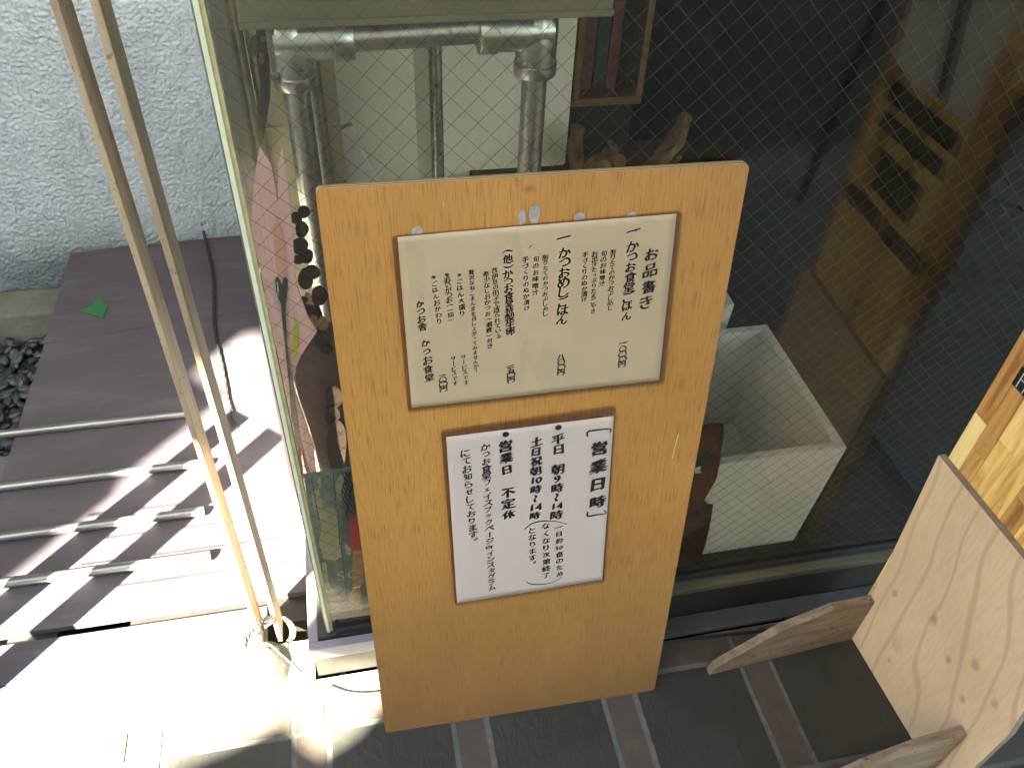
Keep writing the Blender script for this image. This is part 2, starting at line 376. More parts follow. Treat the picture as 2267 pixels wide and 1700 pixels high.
M['putty'] = simple('grey_putty', (.27, .245, .22), .7, 0, .3, 120, .4)
M['plaque'] = simple('black_plaque', (.015, .016, .018), .35, 0, .3, 60)
def m_pebble(i):
    c = [(.026, .031, .038), (.040, .047, .056), (.018, .021, .027), (.058, .066, .078)][i]
    t = NT('dark_pebble'); r = t.n('ShaderNodeObjectInfo'); n = t.noise(40, 4, .6)
    cc = t.ramp(n, [(.3, tuple(x*.75 for x in c)), (.7, tuple(x*1.25 for x in c))])
    return t.finish(cc, .42, 0, t.bump(t.noise(180, 2), .1, .0004), .5)
M['peb'] = [m_pebble(i) for i in range(4)]
M['shard'] = simple('green_glazed', (.018, .12, .035), .4, 0, .12)
M['leaf'] = simple('shrub_leaf', (.05, .09, .03), .6)
M['render'] = simple('pale_render', (.45, .43, .40), .9, 0, .1)
M['canvas'] = simple('beige_canvas', (.40, .36, .28), .9, 0, .1)
M['soffit'] = simple('brown_soffit', (.07, .055, .042), .9, 0, .1)

# ================================================================== SETTING
g = obj('ground', box(-60, 60, -60, -1.62, -.14, -.012), M['asphalt']); tag(g, kind='structure')
g = obj('ground', box(-60, -1.21, -1.6, 60, -.14, -.02), M['asphalt']); tag(g, kind='structure')
fl = obj('tiled_floor', box(-1.2, 2.6, -1.61, -.0605, -.05, -.0014), M['grout']); tag(fl, kind='structure')
# slate tiles and pink border strips, 250 mm pitch
def tile_mesh(w, d, mat, nm, k):
    bm = NB(); box(-w/2, w/2, -d/2, d/2, -.016, 0, bm)
    bmesh.ops.bevel(bm, geom=[e for e in bm.edges if all(v.co.z > -.001 for v in e.verts)], offset=.0016, segments=2, affect='EDGES')
    me = bpy.data.meshes.new(nm); bm.to_mesh(me); bm.free(); me.materials.append(mat); return me
mS = tile_mesh(.190, .190, M['slate'], 'slate_tile', 0); mV = tile_mesh(.0475, .190, M['pink'], 'border_tile', 0)
mH = tile_mesh(.190, .0475, M['pink'], 'border_tile', 1); mX = tile_mesh(.0475, .0475, M['pink'], 'border_tile', 2)
for i in range(-5, 9):
    xs = .134 + .25*i - .1245; xp = .134 + .25*i
    if xp < -1.15 or xp > 2.3: continue
    for j in range(0, 6):
        yp = -.0872-.25*j; ys = yp-.125
        def put(nm, me, x, y):
            o = link_mesh(nm, me, fl); o.location = (x, y, random.uniform(-.0006, .0006))
            o.rotation_euler = (random.uniform(-.002, .002), random.uniform(-.002, .002), 0)
        put('slate_tile', mS, xs, ys); put('border_tile', mV, xp, ys); put('border_tile', mH, xs, yp); put('border_tile', mX, xp, yp)
# concrete kerb ledge between tiles and platform
bm = NB(); nx = 90; rows = [(-.0600, -.02), (-.0600, -.003), (-.055, .0), (-.02, .0005), (.02, .0), (.052, -.001), (.0525, -.03)]
for X0, X1 in ((-1.21, -.106),):
    gr = [[bm.verts.new((X0+(X1-X0)*i/nx, y+.0015*noise.noise((i*.4, y*60, 0)), z+.0012*noise.noise((i*.3, y*40, 5)))) for i in range(nx+1)] for y, z in rows]
    for a in range(len(rows)-1):
        for i in range(nx): bm.faces.new((gr[a][i], gr[a][i+1], gr[a+1][i+1], gr[a+1][i]))
k = obj('concrete_kerb', bm, M['concrete'], smooth=True); tag(k, kind='structure')
k = obj('concrete_kerb', box(-.1055, .35, -.060, -.0246, -.03, .0), M['concrete'], bevel=.003); tag(k, kind='structure')
g = obj('soil', box(-3, -.08, .053, 1.42, -.36, -.235), M['asphalt']); tag(g, kind='structure')

# rendered house wall with its footing
wall = empty('stucco_wall', (0, 1.33, 0)); tag(wall, 'pale grey rough stucco house wall behind the brown boards', 'wall')
bm = NB(); nxw, nzw = 330, 300; x0, x1, z0, z1 = -1.15, -.05, -.118, .80
gr = []
for j in range(nzw+1):
    row = []
    for i in range(nxw+1):
        x = x0+(x1-x0)*i/nxw; z = z0+(z1-z0)*j/nzw; q = Vector((x, 0, z))
        q2 = q+Vector((noise.noise(q*40), 0, noise.noise(q*40+Vector((0, 5, 0)))))*.004
        g1 = min(1, abs(noise.noise(q2*92))*4.2); g2 = min(1, abs(noise.noise(q2*142+Vector((7, 2, 0))))*4.5)
        h = .0062*(g1*.55+g2*.55) + .0024*noise.noise(q*160) + .0022*noise.noise(q*22)
        row.append(bm.verts.new((x, -h-.002, z)))
    gr.append(row)
for j in range(nzw):
    for i in range(nxw): bm.faces.new((gr[j][i], gr[j][i+1], gr[j+1][i+1], gr[j+1][i]))
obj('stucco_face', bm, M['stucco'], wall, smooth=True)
obj('wall_core', box(-4, .6, .006, .2, -.3, .80), M['render'], wall)
obj('upper_wall', box(-4, .6, .0, .2, .802, 6.5), M['render'], wall)
obj('added_eave', box(-3.2, .6, -1.25, -.001, 2.35, 2.45), M['soffit'], wall)  # added out of view to cut sky light over the deck
bm = NB(); box(-4, .6, -.118, -.0045, -.36, -.1205, bm)
obj('footing', bm, M['footing'], wall, bevel=.008)
# gravel
bed = obj('gravel_bed', box(-3, -.6, .50, 1.203, -.234, -.212), M['asphalt']); tag(bed, kind='structure')
pm = []
for i in range(8):
    bm = blob((0, 0, 0), (.0165+.004*random.random(), .0105+.003*random.random(), .0075), 2, .16, 1.3, seed=i)
    me = bpy.data.meshes.new('pebble'); bm.to_mesh(me); bm.free(); me.materials.append(M['peb'][i % 4])
    for p_ in me.polygons: p_.use_smooth = True
    pm.append(me)
n = 0; pts = []
for layer, cnt in ((0, 120), (1, 175)):
    tries = 0; c = 0
    while c < cnt and tries < 9000:
        tries += 1
        y = random.uniform(.53, 1.19); x = random.uniform(-.80-.30*(y-.5)-.05, -.735)
        if any((x-a)**2+(y-b)**2 < .0165**2 for a, b, l in pts if l == layer): continue
        pts.append((x, y, layer)); c += 1
        s = random.uniform(.75, 1.25)
        o = link_mesh('pebble', random.choice(pm), bed)
        o.location = (x, y, -.204+layer*.0095+random.uniform(0, .004)); o.scale = (s, s, s)
        o.rotation_euler = (random.uniform(-.5, .5), random.uniform(-.5, .5), random.uniform(0, 6.28))
st = obj('concrete_edging', box(-1.2, -.72, .25, at(5, 1008, 2, -.12).y, -.234, -.12), M['footing'], bevel=.006); tag(st, kind='structure')

# brown painted board platform
plat = empty('board_platform', (-.4, .7, 0)); tag(plat, 'deck of maroon brown painted plywood boards with scuffs, half in sun', 'platform')
def P_(x, y, z=0): return Vector((x+.4, y-.7, z))
TH = .014
for pts_ in ([(-.700, .9305), (-.395, .9675), (-.078, .9925), (-.078, 1.3285), (-.12, 1.3275), (-.2714, 1.3245), (-.700, 1.302)],
             [(-.703, .1495), (-.112, .1495), (-.112, .300), (-.078, .300), (-.078, .9915), (-.395, .9665), (-.698, .929), (-.697, .80), (-.7005, .79)],
             [(-.703, .0545), (-.185, .0545), (-.185, .1305), (-.703, .1305)]):
    bm = prism([P_(x, y) for x, y in pts_], (0, 0, -TH))
    obj('board', bm, M['brown'], plat, bevel=.0012)
obj('bearer', box(-.02, .58-.3, -.60, .62, -.23, -TH-.001), M['dark'], plat)
obj('bearer', box(-.22, -.14, -.60, .62, -.23, -TH-.001), M['dark'], plat)

# green shard
pts_ = [(-.6362, 1.0393), (-.6105, 1.0551), (-.6013, 1.094), (-.5715, 1.0456), (-.5776, 1.0056)]
o = obj('tile_shard', prism([(x, y, .0042) for x, y in pts_], (0, 0, -.0038)), M['shard'], bevel=.0008)
tag(o, 'broken five cornered green glazed shard lying on the brown board', 'shard')

# ------------------------------------------------------------------ laths (posts)
def lath(x0, x1, label):
    o = obj('wooden_lath', NB() if False else box(x0, x1, .0555, .0995, .0008, 1.9), M['lath'], bevel=.0009)
    tag(o, label, 'wooden post', 'upright laths at the window corner'); return o
lath(-.1975, -.1905, 'upright weathered wooden lath farther from the window glass')
lath(-.1655, -.1580, 'upright weathered wooden lath closer to the window glass')
# steel tubes on the deck
def rod(y, x1, r, label):
    bm = tube([(-1.25, y+.001, r+.0006), (x1, y, r+.0006)], r, 20, cap=False)
    tube([(x1, y, r+.0006), (-1.25, y+.001, r+.0006)], r*.82, 20, bm, cap=False)
    o = obj('steel_tube', bm, M['steel'], smooth=True); tag(o, label, 'steel tube', 'steel tubes lying across the deck')
rod(.632, -.350, .0088, 'farthest steel tube on the deck, nearest the green shard')
rod(.483, -.300, .0088, 'second steel tube from the back of the deck')
rod(.357, -.302, .0090, 'third steel tube from the back, ending behind the laths')
rod(.250, -.285, .0092, 'fourth steel tube from the back, partly in sun')

# hanging twine
pa = smooth_path([(-.358, 1.326, .045), (-.357, 1.318, .012), (-.3436, 1.243, .004), (-.3246, 1.118, .004), (-.316, .968, .004), (-.308, .889, .004), (-.2888, .781, .004), (-.2717, .6735, .004), (-.2624, .6294, .005)], 10)
tw = empty('black_twine', (-.316, .968, 0)); tag(tw, 'black braided twine running across the brown deck from the stucco wall', 'twine')
L = len(pa)
for s_ in range(3):
    pp = []; 
    for i, q in enumerate(pa):
        ph = i*.85+s_*2.09; a = .0026 if i < 45 else .0018
        pp.append(q-Vector((-.316, .968, 0))+Vector((math.cos(ph)*a, math.sin(ph*.37)*.0012, math.sin(ph)*a*.8+.001)))
    obj('strand', tube(pp, .0021, 6), M['rope'], tw, smooth=True)
for s_ in range(7):
    a = random.uniform(-.6, .6); L_ = random.uniform(.03, .055)
    b0 = Vector((.0536, -.338, .004)); 
    obj('frayed_end', tube([b0, b0+Vector((.004*a, -L_*.5, .002)), b0+Vector((.010*a+.009, -L_, 0))], .0007, 5), M['rope'], tw)

# lashings and cable at the lath feet
def wirething(name, paths, r, mat, label, cat, seg=6):
    base = Vector(paths[0][0]); e = empty(name, base); tag(e, label, cat)
    for pth in paths: obj('strand', tube([Vector(q)-base for q in smooth_path(pth, 6)], r, seg), mat, e, smooth=True)
tp = [at(x, y, 2, .006) for x, y in [(557, 1392), (548, 1405), (540, 1414), (538, 1426), (535, 1437)]]
q1 = [p+Vector((.0022*(-1)**i, 0, .001)) for i, p in enumerate(tp)]; q2 = [p-Vector((.0022*(-1)**i, 0, 0)) for i, p in enumerate(tp)]
wirething('twisted_wire', [q1, q2], .0010, M['redwire'], 'short red brown twisted wire lying beside the lath foot', 'wire')
ps = []
for i in range(9):
    a = random.uniform(0, 1)
    ps.append([at(604, 1362+i*2, 1, .05), at(592-a*6, 1366+i*3, 1, .046), at(580-8*a, 1372+i*4+random.uniform(-4, 4), 1, .042), at(575-14*a+random.uniform(-3, 18), 1385+i*3+random.uniform(-8, 8), 1, .04)])
wirething('wire_lashing', ps, .0009, M['blackwire'], 'tangle of thin dark wire tied between the feet of the two laths', 'wire')
ps = []
for i in range(5):
    d = i*2.4
    ps.append([at(626+d*.4, 1366, 1, .062), at(636+d, 1378, 1, .062), at(643+d*1.1, 1395, 1, .062), at(641+d, 1412, 1, .062), at(634+d*.5, 1420, 1, .062)])
wirething('cable_coil', ps, .0016, M['greencoil'], 'coil of olive cable hanging at the foot of the lath nearer the glass', 'cable')
# concrete mound at the lath foot with tie cord
bm = NB(); nr, na = 9, 40; c0 = Vector((-.186, .012, 0))
rings = []
for i in range(nr+1):
    t_ = i/nr; row = []
    for k_ in range(na):
        a = 2*math.pi*k_/na; R = .012+.030*t_; R *= 1+.12*noise.noise((math.cos(a)*2, math.sin(a)*2, i))
        z = .020*(1-t_**1.6)+.0022*noise.noise((math.cos(a)*9, math.sin(a)*9, t_*9))
        row.append(bm.verts.new(c0+Vector((math.cos(a)*R, math.sin(a)*R*1.15, max(z, -.002)))))
    rings.append(row)
bm.faces.new(rings[0])
for i in range(nr):
    for k_ in range(na): bm.faces.new((rings[i][k_], rings[i][(k_+1)%na], rings[i+1][(k_+1)%na], rings[i+1][k_]))
o = obj('concrete_foot', bm, M['mound'], smooth=True); tag(o, 'small speckled concrete mound on the kerb in front of the lath feet', 'concrete block')
pth = smooth_path([at(582, 1424, 2, .030), at(600, 1428, 2, .028), at(620, 1446, 2, .014), at(645, 1468, 2, .004), at(664, 1486, 2, .003)], 6)
o = obj('tie_cord', tube(pth, [.0022-.0011*i/len(pth) for i in range(len(pth))], 8), M['greencoil'], smooth=True); tag(o, 'pale olive cord running down from the concrete mound toward the tiles', 'cord')
pth = smooth_path([at(731, 1518, 2, .003), at(745, 1524, 2, .003), at(770, 1532, 2, .003), at(800, 1535, 2, .003), at(835, 1533, 2, .003), at(880, 1526, 2, .003), at(1000, 1500, 2, .003), at(1200, 1462, 2, .003), at(1470, 1421, 2, .003), at(1600, 1405, 2, .003), at(1760, 1388, 2, .003), at(1900, 1370, 2, .003)], 8)
o = obj('black_cable', tube(pth, .0027, 8), M['blackwire'], smooth=True); tag(o, 'black cable lying on the floor along the foot of the window', 'cable')
# ================================================================== SHOP WINDOW
win = empty('shop_window', (-.07, 0, .1)); tag(win, 'wired glass shop window with cream sealed left edge above a dark plinth', 'window')
O_ = Vector((-.07, 0, .1))
def wb(name, x0, x1, y0, y1, z0, z1, mat, bevel=0): return obj(name, box(x0+.07, x1+.07, y0, y1, z0-.1, z1-.1), mat, win, bevel=bevel)
GT = 1.45; GX1 = 1.40
pane = wb('glass_pane', -.0648, GX1, .0, .0068, .101, GT, M['glass'])
wb('glass_edge', -.0758, -.0741, -.002, .009, .1015, GT, M['green_edge'])
wb('sealant_bead', -.0740, -.0692, -.0032, .010, .1015, GT, M['cream'], .0008)
wb('sealant_bead', -.0691, -.0649, -.0012, .0085, .1015, GT, M['ochre'], .0004)
wires = []
def wire_mesh(L, name='mesh_wire'):
    nn = max(2, int(L/.012)); bm = tube([(.00035*noise.noise((i*.9, L*50, 0)), 0, -L/2+L*i/nn) for i in range(nn+1)], .00024, 4, cap=False); me = bpy.data.meshes.new(name); bm.to_mesh(me); bm.free(); me.materials.append(M['wire']); return me
cache = {}
pitch = .0262
for fam in (0, 1):
    # lines z = c -/+ x
    for k_ in range(0, 160):
        c_ = (1.054-.067 if fam == 0 else 1.0644+.067) + (k_-(70 if fam == 0 else 110))*pitch
        s_ = -1.0 if fam == 0 else 1.0
        xa, xb = -.064, 1.62; 
        # clip to z range
        za, zb = .102, 1.62
        t0, t1 = xa, xb
        for zl in (za, zb):
            pass
        if s_ > 0: t0 = max(t0, za-c_); t1 = min(t1, zb-c_)
        else: t0 = max(t0, c_-zb); t1 = min(t1, c_-za)
        if t1-t0 < .01: continue
        key = round((t1-t0)*1.41421/.02); 
        Lw = key*.02
        if key not in cache: cache[key] = wire_mesh(Lw)
        xm = (t0+t1)/2; zm = c_+s_*xm
        o = link_mesh('mesh_wire', cache[key], pane)
        o.location = (xm+.07, .0026 if fam == 0 else .0040, zm-.1); o.rotation_euler = (0, math.radians(45*s_), 0)
        sc_ = (t1-t0)*1.41421/Lw; o.scale = (1, 1, sc_)
        wires.append(o)
wb('gasket', -.062, GX1, -.0065, -.0004, .0965, .1085, M['black'], .001)
wb('gasket', -.062, GX1, .0072, .0125, .0965, .110, M['black'], .001)
wb('frame_flange', .005, GX1, -.0235, -.0068, .080, .0945, M['brass'], .0012)
# lilac painted corner frame
wb('corner_frame', -.1060, .0048, -.0240, -.0098, .060, .0920, M['lilac'], .0012)
wb('corner_frame', -.1060, -.0905, -.0096, .60, .060, .0920, M['lilac'], .0012)
wb('frame_recess', -.0903, GX1, -.0066, .0130, .070, .0962, M['recess'])
wb('frame_recess', -.0903, -.060, .0132, .60, .070, .0940, M['recess'])
wb('plinth', -.1000, GX1, -.0215, .012, .004, .0599, M['dark'])
wb('plinth', .006, GX1, -.0225, -.0216, .010, .0795, M['dark'])
wb('plinth', -.1040, -.09, .0125, .60, -.03, .0595, M['concrete'])
wb('skirting', .02, GX1, -.0590, -.0235, .0005, .0100, M['skirt'], .002)
spn = wb('side_pane', -.0752, -.0690, .0115, .40, .0965, GT, M['side_glass'])
wb('top_rail', -.10, GX1, -.02, .02, GT+.0005, GT+.08, M['alu'])
# ================================================================== SHOP ROOM
shop = empty('shop_building', (1, 1, 0)); tag(shop, 'dim shop interior and its walls behind the wired glass', 'shop')
def sb(name, x0, x1, y0, y1, z0, z1, mat): return obj(name, box(x0-1, x1-1, y0-1, y1-1, z0, z1), mat, shop)
sb('side_wall', -.098, -.02, .602, 3.6, .06, 2.6, M['render'])
sb('side_wall', -.098, -.0765, .42, .6015, .0945, 2.6, M['render'])
sb('side_wall', -.098, -.0765, .02, .4195, 1.30, 2.6, M['render'])
sb('back_wall', -.02, 1.449, 3.5, 3.6, .09, 2.6, M['inwall'])
sb('end_wall', 1.45, 1.55, .0, 3.498, .0, 2.6, M['inwall'])
sb('ceiling', -.02, 1.449, .02, 3.499, 2.5, 2.6, M['inwall'])
sb('front_wall', 1.402, 2.9, -.03, -.001, .0, 2.6, M['soffit'])
sb('front_lintel', -.10, 1.40, -.03, .019, GT+.081, 2.6, M['render'])
sb('added_canopy', -.12, 2.9, -2.7, -.031, 2.25, 2.37, M['soffit'])  # added overhead, unseen, to keep sky light off the tiles
sb('upper_facade', -.10, 2.9, -.03, .15, 2.601, 6.5, M['render'])
f_ = obj('shop_floor', box(-.0595, 1.449, .0135, 3.49, .05, .0945), M['carpet']); tag(f_, kind='structure')
part = empty('plaster_partition', (.2, .72, .1)); tag(part, 'rough white plaster partition standing behind the pipe frame', 'partition')
bm = NB(); 
ex = [(-.019, .74), (.175, .735), (.19, .725), (.205, .712), (.22, .705), (.455, .70), (.462, .706), (.462, .76), (-.019, .80)]
prism([(x-.2, y-.72, 0) for x, y in ex], (0, 0, 1.3), bm); obj('panel', bm, M['plaster'], part)

# galvanised pipe table frame
tab = empty('pipe_frame_table', (.14, .3, .095)); tag(tab, 'galvanised pipe table frame carrying an olive steel top inside the window', 'table')
T0 = Vector((.14, .3, .095))
LX, RX, PY, PR = -.0150, .2895, .300, .0172
HZ = .931
def tb(name, bm, mat, smooth=True, **k): return obj(name, bm, mat, tab, smooth=smooth, **k)
tb('leg', tube([Vector((LX, PY, .0955))-T0, Vector((LX, PY, HZ-.04))-T0], PR, 28), M['galv'])
tb('leg', tube([Vector((RX, PY, .0955))-T0, Vector((RX, PY, HZ-.04))-T0], PR*.98, 28), M['galv'])
lx2 = at(712, 320, 1, .43).x
tb('leg', tube([Vector((lx2, .43, .0955))-T0, Vector((lx2, .43, HZ-.0))-T0], .0115, 20), M['galv'])
tb('leg', tube([Vector((.187, PY+.22, .0955))-T0, Vector((.187, PY+.22, HZ-.03))-T0], .0105, 20), M['galv'])
tb('cross_pipe', tube([Vector((LX+.05, PY, HZ-.004))-T0, Vector((RX-.03, PY, HZ+.002))-T0], PR*1.12, 28), M['galv'])
def elbow(x, s):
    bm = NB()
    tube([Vector((x, PY, z))-T0 for z in (HZ-.0615, HZ-.0610, HZ-.0595, HZ-.046, HZ-.0445, HZ-.02, HZ+.010, HZ+.018)], [.0180, .0268, .0280, .0280, .0262, .0268, .0262, .021], 32, bm)
    tube([Vector((x+s*d, PY, HZ-.003))-T0 for d in (-.024, -.018, .0, .052, .0535, .0740, .0755, .0760)], [.016, .0245, .0272, .0268, .0288, .0288, .0278, .019], 32, bm)
    for v in bm.verts: v.co += Vector((noise.noise(v.co*60), 0, noise.noise(v.co*60+Vector((4, 4, 4)))))*.0003
    return tb('elbow_fitting', bm, M['galv'])
e1 = elbow(LX, 1); e2 = elbow(RX, -1)
for e, x in ((e1, LX), (e2, RX)):
    for z in (HZ-.040,):
        obj('grub_screw', tube([Vector((x-.019, PY-.019, z))-T0, Vector((x-.0255, PY-.0240, z))-T0], .005, 8), M['steel'], e)
tb('apron', box(-.066-.14, .374-.14, 0.262-.3, .68-.3, .9575-.095, 1.16-.095), M['olive'], False, bevel=.003)
tb('lip', box(-.0665-.14, .3745-.14, .2585-.3, .2615-.3, 0.9540-.095, .9625-.095), M['olive'], False, bevel=.0012)

# stainless panel, strap, aluminium post at the left
pn = empty('stainless_panel', (-.05, .43, .095)); tag(pn, 'bright stainless steel sheet with an oval hole under the olive table top', 'metal panel')
bm = NB(); hx, hz, rx, rz = -.064+.05, .868-.095, .0085, .0155
n_ = 20; ov = [bm.verts.new((hx+rx*math.cos(2*math.pi*k/n_), 0, hz+rz*math.sin(2*math.pi*k/n_))) for k in range(n_)]
co = []
for k in range(n_):
    a = 2*math.pi*k/n_; dx, dz = math.cos(a), math.sin(a)
    tx = (.085 if dx > 0 else -.040)
    s_ = min(abs((tx-hx)/dx) if abs(dx) > 1e-6 else 1e9, abs(((1.12 if dz > 0 else 0)-hz)/dz) if abs(dz) > 1e-6 else 1e9)
    co.append(bm.verts.new((hx+dx*s_, 0, hz+dz*s_)))
for k in range(n_): bm.faces.new((ov[k], ov[(k+1)%n_], co[(k+1)%n_], co[k]))
ret = bmesh.ops.extrude_face_region(bm, geom=list(bm.faces)); bmesh.ops.translate(bm, vec=(0, .0015, 0), verts=[v for v in ret['geom'] if isinstance(v, bmesh.types.BMVert)])
obj('sheet', bm, M['stainless'], pn)
obj('bead', box(-.04, .085, -.003, -.0002, .565, .568), M['stainless'], pn, bevel=.001)
obj('bead', box(-.04, .085, -.003, -.0002, .655, .658), M['stainless'], pn, bevel=.001)
# strap bracket
SF = Frame((-.04, .41, .5), (1, 0, 0), (0, 0, 1))
st_ = empty('hanging_strap', mat=SF.M); tag(st_, 'dull grey curved strap hanging beside the left pipe elbow', 'strap')
pts_ = [(566, 66), (592, 62), (597, 134), (599, 190), (598, 217), (593, 253), (586, 290), (580, 328), (566, 328), (559, 300), (559, 275), (566, 245), (575, 217), (574, 180), (568, 137)]
obj('strap_band', prism([(SF.hit(x, y)[0], 0, SF.hit(x, y)[1]) for x, y in pts_], (0, .003, 0)), M['recess'], st_)
for (x, y) in ((582, 86), (580, 122), (579, 133)):
    a, b = SF.hit(x, y); obj('rivet', tube([(a, -.0025, b), (a, .0, b)], .004, 10), M['steel'], st_)
pt = empty('aluminium_post', (at(492, 100, 1, .31).x, .30, .0)); tag(pt, 'upright aluminium post with a bright edge outside the left side glass', 'post')
obj('channel', box(-.008, .016, -.012, .03, .094, 2.0), M['alu'], pt, bevel=.004)
obj('round_tube', tube([(.014, .06, .094), (.014, .06, 2.0)], .008, 18), M['stainless'], pt, smooth=True)

# pink fish board
FF = Frame((-.04, .155, .2), (1, 0, 0), (0, .05, 1))
def poly(fr, pts, off0, th, mat, name, parent, bevel=0):
    q = [fr.hit(x, y) for x, y in pts]
    return obj(name, prism([(a, off0, b) for a, b in q], (0, th, 0)), mat, parent, bevel=bevel)
fish = empty('pink_fish_board', mat=FF.M); tag(fish, 'pink fish shaped wooden cut-out with its forked tail upward behind the left glass edge', 'cut-out sign')
outer = [(575, 325), (600, 365), (611, 423), (615, 448), (616, 416), (616, 369), (624, 327), (631, 362), (638, 416), (644, 470), (651, 570), (652, 606), (660, 642), (681, 700), (702, 734), (678, 769), (665, 790), (657, 808), (649, 847), (652, 865), (658, 882), (678, 940), (696, 995), (712, 1060), (725, 1130), (690, 1200), (640, 1050), (618, 940), (598, 840), (575, 720), (560, 600), (556, 495), (560, 440), (566, 380)]
poly(FF, outer, 0, .006, M['pinkboard'], 'body', fish)
poly(FF, [(604, 505), (612, 480), (620, 500), (628, 520), (633, 600), (630, 615), (622, 625), (612, 608), (608, 560)], -.0008, .0006, M['salmon'], 'painted_stripe', fish)
poly(FF, [(609, 625), (611, 612), (616, 612), (621, 622), (624, 630), (627, 616), (632, 611), (637, 618), (637, 640), (633, 665), (632, 700), (636, 760), (646, 845), (652, 930), (646, 935), (640, 850), (630, 760), (624, 700), (622, 672), (612, 650)], -.0016, .0006, M['darkpaint'], 'painted_fish', fish)
poly(FF, [(640, 770), (650, 850), (664, 960), (690, 1055), (672, 1055), (655, 980), (645, 900)], -.0020, .0003, M['greypaint'], 'painted_belly', fish)
poly(FF, [(651, 690), (658, 720), (661, 750), (657, 780), (649, 800), (646, 782), (648, 750), (650, 715)], -.0010, .0006, M['yellow'], 'painted_leaf', fish)
poly(FF, [(662, 985), (672, 1000), (688, 1055), (660, 1055)], -.0024, .0003, M['maroon'], 'painted_fin', fish)
poly(FF, [(613, 622), (615, 622), (617, 640), (617, 655), (614, 650)], -.0022, .0003, M['white'], 'painted_highlight', fish)

# chain of dark brown rounded cards and the mauve carved fish beside the pipe
DF = Frame((0, .225, .3), (1, 0, 0), (0, 0, 1))
def ell(fr, cx, cy, rx_, ry_, th=.004, n=22, wob=.08, s=0):
    return [(cx+rx_*math.cos(2*math.pi*k/n)*(1+wob*math.sin(3*2*math.pi*k/n+s)), cy+ry_*math.sin(2*math.pi*k/n)) for k in range(n)]
chain = empty('brown_card_chain', mat=DF.M); tag(chain, 'vertical chain of rounded dark brown cards hanging between fish board and bright pipe', 'hanging decoration')
for i, (cx, cy, a, b) in enumerate([(655, 483, 14, 13), (672, 468, 14, 14), (668, 505, 15, 18), (664, 540, 18, 19), (678, 560, 16, 16), (660, 566, 13, 10), (676, 606, 17, 24), (690, 590, 18, 16), (706, 640, 18, 22), (668, 648, 12, 9)]):
    poly(DF, ell(DF, cx, cy, a, b, s=i), -.002*i, .0012, M['brownleather'], 'card', chain)
hd = empty('folded_card_horn', mat=DF.M); tag(hd, 'folded tan and brown card pieces wedged behind the pipe beside the pink fish', 'card')
poly(DF, [(669, 660), (676, 636), (700, 650), (705, 662), (690, 664)], -.012, .001, M['tan'], 'flap', hd)
poly(DF, [(664, 650), (700, 655), (714, 690), (706, 740), (690, 728), (676, 700)], -.006, .001, M['brownleather'], 'back', hd)
poly(DF, ell(DF, 694, 700, 10, 17), -.014, .001, M['skin'], 'finger_print', hd)
poly(DF, ell(DF, 714, 702, 11, 17, s=1), -.016, .001, M['skin'], 'finger_print', hd)
carv = empty('carved_fish', loc=(.01, .21, .25)); tag(carv, 'dark mauve brown carved fish body behind the pink cut-out, below the cards', 'carving')
CF = Frame((.01, .21, .25), (1, 0, 0), (0, 0, 1))
poly2 = [(700, 728), (712, 735), (740, 745), (775, 800), (790, 900), (790, 1050), (712, 1055), (697, 995), (679, 940), (660, 885), (650, 850), (658, 808), (678, 770)]
o = poly(CF, poly2, .01, .02, M['mauve'], 'body', carv, bevel=.003)
for i, (cx, cy, a, b) in enumerate([(712, 750, 16, 18), (722, 770, 14, 10), (738, 875, 20, 24), (735, 915, 17, 24), (745, 980, 22, 60)]):
    poly(CF, ell(CF, cx, cy, a, b, s=i), -.003-.0015*i, .004, M['brownleather'], 'fin', carv)
# white paper bag leaning on the partition
BF = Frame((.05, .50, .55), (1, .05, 0), (0, .12, 1))
M['bag2'] = simple('bag_paper', (.80, .80, .77), .7, 0, .04, 10)
bag = empty('paper_bag', mat=BF.M); tag(bag, 'white paper bag leaning behind the pipe frame in front of the partition', 'paper bag')
poly(BF, [(735, 312), (781, 298), (840, 405), (768, 408), (738, 345)], 0, .03, M['bag2'], 'body', bag, bevel=.003)
poly(BF, [(725, 295), (780, 275), (789, 297), (738, 316)], -.006, .02, M['bag2'], 'folded_top', bag, bevel=.003)
# black tray edge and driftwood behind the board
tray = obj('black_tray', box(.27, .74, .50, .78, .48, .505), M['black'], bevel=.003); tag(tray, 'flat black tray edge showing just above the leaning board', 'tray')
shelf = empty('low_dark_shelf', (.7, .7, .0945)); tag(shelf, 'low dark cabinet under the black tray behind the leaning board', 'cabinet')
obj('cabinet_body', box(-.43, .03, -.18, .07, .0005, .384), M['inwall'], shelf)
obj('cabinet_door', box(-.42, -.06, -.186, -.181, .02, .37), M['dark'], shelf)
# driftwood and logs on the tray
def branch(name, pxs, y, r, label, cat):
    pth = smooth_path([at(a, b, 1, yy) for a, b, yy in pxs], 6); n = len(pth)
    rr = [r[0]+(r[1]-r[0])*i/n + .0035*noise.noise((i*.6, 3, 0)) for i in range(n)]
    bm = tube(pth, rr, 12)
    for v in bm.verts: v.co += v.normal*0 + Vector((noise.noise(v.co*45), noise.noise(v.co*45+Vector((5, 0, 0))), noise.noise(v.co*45+Vector((0, 7, 0)))))*.006
    o = obj(name, bm, M['drift'], smooth=True); tag(o, label, cat, 'driftwood pieces on the tray')
branch('driftwood', [(1405, 400, .60), (1445, 375, .61), (1475, 335, .62), (1502, 290, .63), (1524, 252, .64)], .6, (.021, .011), 'gnarled driftwood branch rising to the upper right above the board', 'driftwood')
branch('driftwood', [(1430, 385, .58), (1470, 350, .585), (1500, 325, .59), (1520, 285, .60)], .6, (.012, .006), 'thin driftwood twig alongside the tall gnarled branch', 'driftwood')
